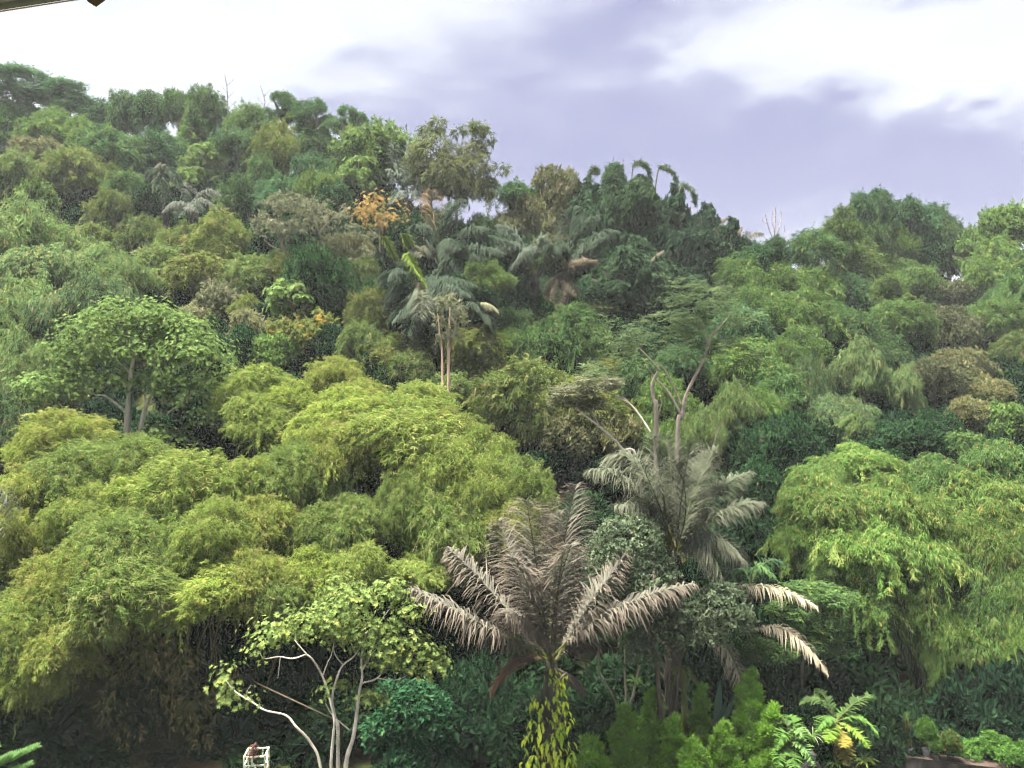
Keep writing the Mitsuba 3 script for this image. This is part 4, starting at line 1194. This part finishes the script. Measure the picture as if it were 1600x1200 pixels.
def basin():
    """A dark wet rock step with a little fall of water."""
    import trimesh
    key = number('rock_waterfall')
    tag(key, 'small dark wet rock step with trickling water between the tree ferns', 'waterfall')
    for i, (px, py, y, r) in enumerate([(1268, 1205, 33.4, .5), (1290, 1212, 33.6, .45), (1250, 1212, 33.3, .4)]):
        s = trimesh.creation.icosphere(subdivisions=3)
        v = s.vertices * (1 + .5 * (meshkit.fbm(s.vertices * 1.8 + i * 9, 4, 5)[:, None] - .5)) * [r, r, r * .8] + at(px, py, y)
        m = Mesh().add(v, s.faces, (.016, .016, .015))
        scene[part(key, 'rock')] = m.ply('paint', smooth=True)
    m = Mesh()
    a = at(1258, 1178, 33.0)
    box(m, (-.02, -.1, -.03), (.44, .25, .03), (.05, .05, .05), loc=a, bevel=.012)
    scene[part(key, 'ledge')] = m.ply('paint')
    m = Mesh()
    rng = np.random.default_rng(2)
    for i in range(9):
        x = .02 + i * .048
        tube(m, [a + [x, -.10, .03], a + [x, -.14, -.02], a + [x + rng.normal(0, .008), -.17, -.35]], [.010, .009, .012], (.10, .11, .12), 5)
    scene[part(key, 'water')] = m.ply('paint', smooth=True)


basin()


def climber():
    key = number('climbing_vine')
    tag(key, 'bright yellow green climber with large drooping leaves on the front palm trunk', 'vine')
    rng = np.random.default_rng(12)
    y = 31.45
    for path in ([(866, 1225), (868, 1150), (872, 1100), (868, 1050)], [(838, 1225), (840, 1160), (842, 1110)]):
        m = Mesh(); tube(m, spline([at(a, b, y) for a, b in path], 20), .025, (.16, .20, .05), 5)
        scene[part(key, 'stem')] = m.ply('bark', smooth=True)
    n = 0
    for i in range(290):
        t = rng.random() ** .75
        py = 1042 + 175 * t
        left = rng.random() < .30 + .15 * t
        if py < 1085 and left:
            continue
        px = (840 if left else 868) + rng.normal(0, 6 + 9 * t) + (4 if not left else -2)
        p = at(px, py, y - rng.uniform(0, .25))
        out = np.array([rng.normal(0, .5) + (-.25 if left else .35), -rng.uniform(.1, .6), .15])
        d = unit((out + DOWN * rng.uniform(.3, .9))[None])
        L = rng.uniform(.18, .42) * (.7 + .5 * t)
        c = np.array([.66, .76, .10]) * rng.uniform(.55, 1.15) * (1 if rng.random() < .7 else np.array([.6, .8, .9]))
        m = Mesh()
        strips(m, p[None], d, np.array([L]), np.array([L * .36]), c[None], c[None] * [1.1, 1.05, .9], np.array([.6]), segs=5, shape=(.25, .8, 1, .85, .55, .05))
        scene[part(key, 'leaf')] = m.ply('leaf')


climber()


def retaining_wall():
    p = [np.array([16.62, 34.55]), np.array([20.4, 33.5]), np.array([28.5, 31.4])]
    ztop = .70
    key = number('retaining_wall')
    tag(key, 'low dark stained retaining wall with reddish coping carrying potted plants', 'wall')
    for j in range(2):
        a, b = p[j], p[j + 1]
        L = np.linalg.norm(b - a); u = (b - a) / L
        R = np.array([[u[0], -u[1], 0], [u[1], u[0], 0], [0, 0, 1]])
        m = Mesh()
        box(m, (0, .03, -1.8), (L, .30, ztop - .062), (.5, .5, .5), R, (a[0], a[1], 0))
        v, f, c = m.arrays()
        scene[part(key, 'wall_face')] = mikit.ply((v, f), 'stained_wall')
        n = int(L / .6)
        for i in range(n):
            m = Mesh()
            s = RNG.uniform(.75, 1.2)
            box(m, (L * i / n + .004, -.02 + RNG.normal(0, .004), -.06), (L * (i + 1) / n - .004, .62, RNG.normal(0, .003)), np.array([.042, .030, .025]) * s, R, (a[0], a[1], ztop), bevel=.008)
            scene[part(key, 'coping_slab')] = m.ply('bark')


def stained(p, n, uv):
    k = mikit.fbm(p.x * 3, p.y * 3, p.z * .6, 4)
    return mikit.mix((.035, .033, .032), (.11, .10, .095), mikit.smoothstep(.35, .75, k))


scene['stained_wall'] = {'type': 'twosided', 'bsdf': {'type': 'diffuse', 'reflectance': mikit.proc(stained)}}
retaining_wall()


def lathe(m, profile, loc, col, sides=18):
    a = np.arange(sides) * 2 * np.pi / sides
    v = np.concatenate([np.stack([r * np.cos(a), r * np.sin(a), np.full(sides, z)], 1) for r, z in profile]) + loc
    i, j = np.meshgrid(np.arange(len(profile) - 1), np.arange(sides), indexing='ij')
    q = np.stack([i * sides + j, i * sides + (j + 1) % sides, (i + 1) * sides + (j + 1) % sides, (i + 1) * sides + j], -1).reshape(-1, 4)
    return m.add(v, np.vstack([q[:, [0, 1, 2]], q[:, [0, 2, 3]]]), col)


def potted(label, px, y, r, h, potcol, kind, seed):
    key = number('potted_plant')
    tag(key, label, 'potted plant')
    rng = np.random.default_rng(seed)
    x = (px - 800) / FOCAL * y
    base = np.array([x, y, .705])
    m = Mesh()
    lathe(m, [(0, 0), (r * .72, 0), (r * .95, h * .86), (r * 1.08, h * .87), (r * 1.1, h), (r * .96, h), (r * .93, h * .88), (0, h * .86)], base, potcol)
    scene[f'{key}__pot'] = m.ply('paint', smooth=True)
    top = base + [0, 0, h * .86]
    if kind == 'reed':
        for i in range(9):
            m = Mesh()
            o = rng.normal(0, .05, 3) * [1, 1, 0]
            e = top + [rng.normal(0, .12), rng.normal(0, .1), rng.uniform(1.0, 1.6)]
            tube(m, bezier(top + o, top + o * 2 + [0, 0, .8], e, 8), np.linspace(.012, .006, 8), np.array([.10, .17, .05]) if i < 6 else np.array([.45, .20, .07]), 4)
            blades(m, np.repeat(e[None], 10, 0), unit(rng.normal(size=(10, 3)) + [0, 0, .2]), unit(rng.normal(size=(10, 3))), .2, .02, np.array([.09, .16, .05]))
            scene[part(key, 'stem')] = m.ply('leaf')
    else:
        hh, ww, pal = kind
        lob = []
        for i in range(12):
            t = i / 11; a = i * 2.4; q = ww * .5 * (1 - abs(2 * t - .8) ** 2 * .5)
            lob.append((top[0] + np.cos(a) * q * .5, top[1] + np.sin(a) * q * .5, top[2] + .3 + t * (hh - .4), q * .55, q * .55, q * .5))
        m = crown(seed, 1.2, 1.2, np.array(lob), 620, 5, .12, .035, 'upright', pal, low=-.8, inner=.3)
        v, f, c = m.arrays()
        scene[f'{key}__foliage'] = mikit.ply((v, f), 'leaf', color=c)
        m = Mesh(); tube(m, [top - [0, 0, .05], top + [.01, 0, hh * .5]], [.02, .012], (.12, .09, .05), 5)
        scene[f'{key}__stem'] = m.ply('bark')


potted('pot of slender reeds with an orange dry blade, first on the retaining wall', 1420, 34.55, .165, .27, (.34, .34, .36), 'reed', 1)
potted('tall bushy plant in a grey pot, second on the retaining wall', 1447, 34.4, .17, .26, (.36, .36, .38), (1.45, .85, [(.075, .16, .035), (.05, .11, .025), (.11, .20, .04)]), 2)
potted('small sparse plant in a dark pot, third on the retaining wall', 1462, 33.95, .15, .22, (.09, .09, .09), (.55, .45, [(.06, .12, .03), (.04, .08, .025), (.1, .15, .04)]), 3)
potted('bushy plant with brownish tips in a black pot, last on the retaining wall', 1485, 33.85, .15, .22, (.03, .03, .03), (1.1, .85, [(.085, .145, .035), (.055, .10, .03), (.17, .12, .06)]), 4)


def hedge():
    key = number('creeping_hedge')
    tag(key, 'low bright green creeping hedge spilling along the top of the retaining wall', 'hedge')
    rng = np.random.default_rng(6)
    lob = []
    for i in range(46):
        t = rng.random()
        x, y = 20.5 + 8.0 * t, 34.0 - 2.1 * t + rng.uniform(-.45, .9)
        lob.append((x, y, .72 + rng.uniform(0, .35) + .25 * np.sin(t * 9) ** 2, rng.uniform(.3, .5), .4, rng.uniform(.25, .42)))
    lob.append((22.9, 33.8, 1.15, .45, .45, .4))
    m = crown(9, 2, 2, np.array(lob), 4200, 5, .11, .06, 'broad', [(.075, .165, .035), (.05, .115, .025), (.12, .22, .05)], low=-.4, gap=.28)
    v, f, c = m.arrays()
    scene[f'{key}__foliage'] = mikit.ply((v, f), 'leaf', color=c)


hedge()


def frame_tower():
    key = number('steel_frame')
    tag(key, 'rusty cream painted open steel frame tower standing at the bottom of the view', 'frame')
    zt, L, W, B = 2.27, .83, .74, .030
    o = at(396, 1182.5, 31) ; o = np.array([o[0], 31 + W / 2, 0])
    R = np.array([[.995, -.10, 0], [.10, .995, 0], [0, 0, 1]])
    rng = np.random.default_rng(4)

    def bar(a, b, name):
        a, b = np.array(a, float), np.array(b, float)
        d = b - a; ln = np.linalg.norm(d); d /= ln
        s = unit(np.cross(d, [0.3, 0.5, .81])); t = np.cross(d, s)
        if abs(d[2]) < .01:
            t = np.array([0, 0, 1.0]); s = np.cross(t, d)
        elif abs(d[2]) > .99:
            s = np.array([1.0, 0, 0]); t = np.cross(d, s)
        m = Mesh()
        box(m, (-B, -B, 0), (B, B, ln), np.array([.62, .58, .40]) * rng.uniform(.85, 1.1), np.stack([s, t, d], 1), a, bevel=.006)
        v, f, c = m.arrays()
        scene[part(key, name)] = mikit.ply((v @ R.T + o, f), 'rusty_paint')

    x, y = L / 2, W / 2
    for sx in (-1, 1):
        for sy in (-1, 1):
            bar((sx * x, sy * y, float(ground(o[0], o[1])) - .1), (sx * x, sy * y, zt - B), 'post')
    for z in (zt, zt - .36, zt - 1.0, zt - 1.7):
        k = B * 1.02 if z < zt else -B
        for s in (-1, 1):
            bar((-x + k, s * y, z), (x - k, s * y, z), 'rail')
            bar((s * x, -y + (k if z < zt else -k), z), (s * x, y - (k if z < zt else -k), z), 'rail')
    bar((-.10, -y, zt - .33), (-.10, -y, zt - .03), 'post'); bar((.17, y, zt - .33), (.17, y, zt - .03), 'post')
    for s in (-1, 1):
        bar((x, s * (y - .04), zt - .40), (x, -s * (y - .04) * .1, zt - .95), 'brace')
        bar((x, y - .05, zt - .05), (x, .05, zt - .33), 'brace')
        bar((-x + .05, s * y, zt - .42), (-.05, s * y, zt - .95), 'brace')
    bar((-x + .08, y, zt - .34), (-.12, y, zt - .05), 'brace')

    key = number('dried_plant')
    tag(key, 'reddish brown withered rosette plant hanging over the top of the steel frame', 'plant')
    # three withered rosettes, one above the other, tied to the front rail
    for q, (dx, dz, n, ln) in enumerate([(.05, .34, 40, .27), (0, .15, 40, .28), (-.06, -.08, 30, .25)]):
        m = Mesh()
        p = o + [dx - .05, -y + .10, zt + dz]
        d = unit(rng.normal(size=(n, 3)) + [0, -.2, .35])
        c = np.array([(.13, .070, .062), (.22, .145, .125), (.085, .045, .045)])[rng.integers(0, 3, n)]
        strips(m, np.repeat(p[None], n, 0) + rng.normal(0, .02, (n, 3)), d, rng.uniform(.6, 1.1, n) * ln, np.full(n, .055), c, c * 1.25, np.full(n, .5), segs=4, shape=(.5, 1, .9, .6, .05))
        scene[part(key, 'rosette')] = m.ply('leaf')
    m = Mesh()
    tube(m, spline([o + [-.1, -y - .035, zt - .6], o + [-.09, -y - .04, zt - .2], o + [-.06, -y + .0, zt + .06], o + [-.02, -y + .1, zt + .3]], 14), .018, (.16, .09, .07), 5)
    scene[part(key, 'stem')] = m.ply('bark', smooth=True)


def rusty(p, n, uv):
    k = mikit.fbm(p.x * 9, p.y * 9, p.z * 7, 4)
    c = mikit.mix((.62, .60, .44), (.42, .52, .42), mikit.smoothstep(.45, .6, mikit.noise(p.x * 4, p.y * 4, p.z * 3 + 7)))
    return mikit.mix(c, (.20, .10, .05), mikit.smoothstep(.55, .68, k))


scene['rusty_paint'] = {'type': 'twosided', 'bsdf': {'type': 'principled', 'base_color': mikit.proc(rusty), 'roughness': .6, 'specular': .3}}
frame_tower()


def fir():
    key = number('fir_tree')
    tag(key, 'pale green fir branches fanning up at the lower left corner', 'tree')
    rng = np.random.default_rng(15)
    y = 24.0
    top = at(-22, 1175, y)
    m = Mesh(); tube(m, [[top[0], y, -.2], [top[0], y, top[2] * .6], top], [.12, .08, .03], (.14, .10, .07), 7)
    scene[f'{key}__trunk'] = m.ply('bark')
    for i, (tx, ty, dy, px, py) in enumerate([(62, 1164, .2, -20, 1192), (40, 1172, -.5, -18, 1200), (50, 1192, -.6, -20, 1215), (16, 1178, -.8, -20, 1200), (46, 1205, -.3, -20, 1225), (70, 1215, .2, -18, 1240), (-10, 1150, .3, -22, 1185), (20, 1225, -.9, -20, 1240), (-70, 1175, .3, -22, 1195), (-60, 1200, -.4, -22, 1210), (-30, 1190, -.9, -22, 1205)]):
        m = Mesh()
        a, b = at(px, py, y), at(tx, ty, y + dy)
        c = bezier(a, a * .5 + b * .5 - [0, 0, .12], b, 24)
        tube(m, c, np.linspace(.018, .006, 24), (.16, .14, .07), 4)
        twigs = [(c, 1.0)]
        for j in range(4, 22, 2):
            for s in (-1, 1):
                d = unit(c[min(j + 1, 23)] - c[j]); sd = unit(np.cross(d, [0, 0, 1.0])) * s
                ln = .42 * (1 - j / 30)
                twigs.append((c[j] + np.linspace(0, 1, 12)[:, None] * (d * .75 + sd * .7 + [0, 0, .08]) * ln, .9))
        for tw, q in twigs:
            k = 10 if len(tw) == 24 else 12
            P = np.repeat(tw, k, 0); tn = unit(np.repeat(np.gradient(tw, axis=0), k, 0))
            r = unit(np.cross(tn, rng.normal(size=(len(P), 3))))
            blades(m, P, unit(tn * .55 + r), unit(np.cross(tn, r)), rng.uniform(.085, .12, len(P)), .018, palette(rng, len(P), [(.19, .34, .13), (.13, .26, .09), (.27, .42, .17)]), sag=0)
        scene[part(key, 'branch')] = m.ply('leaf')


fir()


def thin_things():
    limb_tree('thin mossy trunked sapling carrying a perched fern, right of the brown palm', 'slender_tree', 35.6, [
        ([(988, 1300), (985, 1120), (990, 1085), (993, 1068), (1000, 1040)], .075, .05), ([(962, 1300), (968, 1150), (962, 1100), (945, 1065), (936, 1045), (935, 1010)], .085, .035), ([(978, 1300), (978, 1100), (976, 1050), (978, 1000)], .06, .035)],
        [(940, 1000, 16, 12), (985, 1005, 16, 12)], dict(sprays=160, per=5, L=.16, W=.08, mode='broad', pal=[DARK[0], DARK[1]]), (.20, .18, .13), seed=51, foot=(1, 2), noise=2.0)
    key = palm('mossy yellow green stem with a few hanging leaves, before the small leaved tree', (1068, 1055), 35.2, [(1058, 1050, 1048, 1078, -.3), (1078, 1050, 1090, 1078, -.3), (1070, 1045, 1068, 1082, -.8), (1060, 1042, 1055, 1060, .5)], count=26, leaf=.4, width=.05,
               col=(.13, .18, .05), tip=(.17, .21, .06), hang=.5, trunk=.13, trunk_col=(.14, .17, .04), name='young_palm', dress=False)
    key = number('dry_bamboo_pole')
    tag(key, 'dry bamboo pole leaning through the shade behind the white barked tree', 'pole')
    m = Mesh()
    a, b = at(396, 1065, 34.8), at(526, 1126, 30.1)
    c = np.linspace(a, b, 40)
    tube(m, c, np.where(np.arange(40) % 4 == 0, .034, .028), (.05, .04, .025), 8)
    scene[f'{key}__culm'] = m.ply('bark', smooth=True)


thin_things()


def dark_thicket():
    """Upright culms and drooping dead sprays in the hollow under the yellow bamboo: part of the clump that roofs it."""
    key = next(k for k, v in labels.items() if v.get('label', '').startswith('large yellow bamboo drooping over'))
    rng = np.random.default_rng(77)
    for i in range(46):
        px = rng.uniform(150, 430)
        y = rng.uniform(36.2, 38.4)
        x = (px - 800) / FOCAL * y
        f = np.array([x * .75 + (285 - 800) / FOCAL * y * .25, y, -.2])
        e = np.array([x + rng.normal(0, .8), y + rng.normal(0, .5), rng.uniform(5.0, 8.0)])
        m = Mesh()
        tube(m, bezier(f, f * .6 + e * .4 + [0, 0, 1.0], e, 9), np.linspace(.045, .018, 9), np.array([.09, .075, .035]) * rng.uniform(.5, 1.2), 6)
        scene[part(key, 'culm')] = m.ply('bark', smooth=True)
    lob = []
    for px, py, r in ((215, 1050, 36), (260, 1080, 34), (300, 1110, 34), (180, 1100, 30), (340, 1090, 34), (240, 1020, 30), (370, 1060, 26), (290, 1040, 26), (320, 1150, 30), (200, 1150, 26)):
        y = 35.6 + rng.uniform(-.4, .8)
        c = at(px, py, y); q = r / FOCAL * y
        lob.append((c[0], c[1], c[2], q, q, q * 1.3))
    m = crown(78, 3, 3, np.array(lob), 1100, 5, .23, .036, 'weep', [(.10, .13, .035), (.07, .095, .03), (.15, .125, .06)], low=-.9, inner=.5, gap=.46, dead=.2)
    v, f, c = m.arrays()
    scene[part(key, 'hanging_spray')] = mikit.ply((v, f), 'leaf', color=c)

    key = next(k for k, v in labels.items() if v.get('label', '').startswith('pendulous bamboo with long'))
    for i in range(34):
        px = rng.uniform(1400, 1580)
        y = rng.uniform(38.6, 40.5)
        x = (px - 800) / FOCAL * y
        f = np.array([x * .7 + (1500 - 800) / FOCAL * y * .3, y, float(ground(x, y)) - .3])
        e = np.array([x + rng.normal(0, .8), y + rng.normal(0, .5), rng.uniform(6.5, 9.5)])
        m = Mesh()
        tube(m, bezier(f, f * .6 + e * .4 + [0, 0, 1.0], e, 9), np.linspace(.05, .02, 9), np.array([.025, .035, .016]) * rng.uniform(.5, 1.2), 6)
        scene[part(key, 'culm')] = m.ply('bark', smooth=True)


dark_thicket()


def eave():
    key = number('roof_eave')
    tag(key, 'dark edge of a roof eave cutting the upper left corner', 'eave')
    a = np.array([-6.2, 4.95, 19.48]); b = np.array([1.5, 2.95, 19.48])
    d = unit(b - a); n = np.array([d[1], -d[0], 0])
    L = np.linalg.norm(b - a)
    R = np.stack([d, n, [0, 0, 1.0]], 1)
    for name, lo, hi, col in (('fascia_board', (0, 0, .012), (L, .03, .20), (.20, .23, .30)), ('drip_edge', (0, -.004, .004), (L, .004, .011), (.45, .32, .30)), ('soffit', (0, .031, .03), (L, 6.5, .05), (.34, .38, .48)), ('roof_sheet', (-.05, -.06, .205), (L + .05, 6.6, .225), (.10, .06, .05))):
        m = Mesh(); box(m, lo, hi, col, R, a, bevel=.003)
        scene[part(key, name)] = m.ply('paint')
    m = Mesh()
    p = (at(133, 3, 3.86) - a) @ R
    pts = np.array([[p[0] - .05, -.03, .03], [p[0] + .12, -.03, .03], [p[0], -.03, -.028], [p[0] - .05, .02, .03], [p[0] + .12, .02, .03], [p[0], .02, -.028]])
    import manifold3d
    h = manifold3d.Manifold.hull_points(pts).to_mesh()
    m.add(np.array(h.vert_properties[:, :3], float) @ R.T + a, np.array(h.tri_verts), (.09, .06, .06))
    scene[part(key, 'bracket')] = m.ply('paint')


eave()
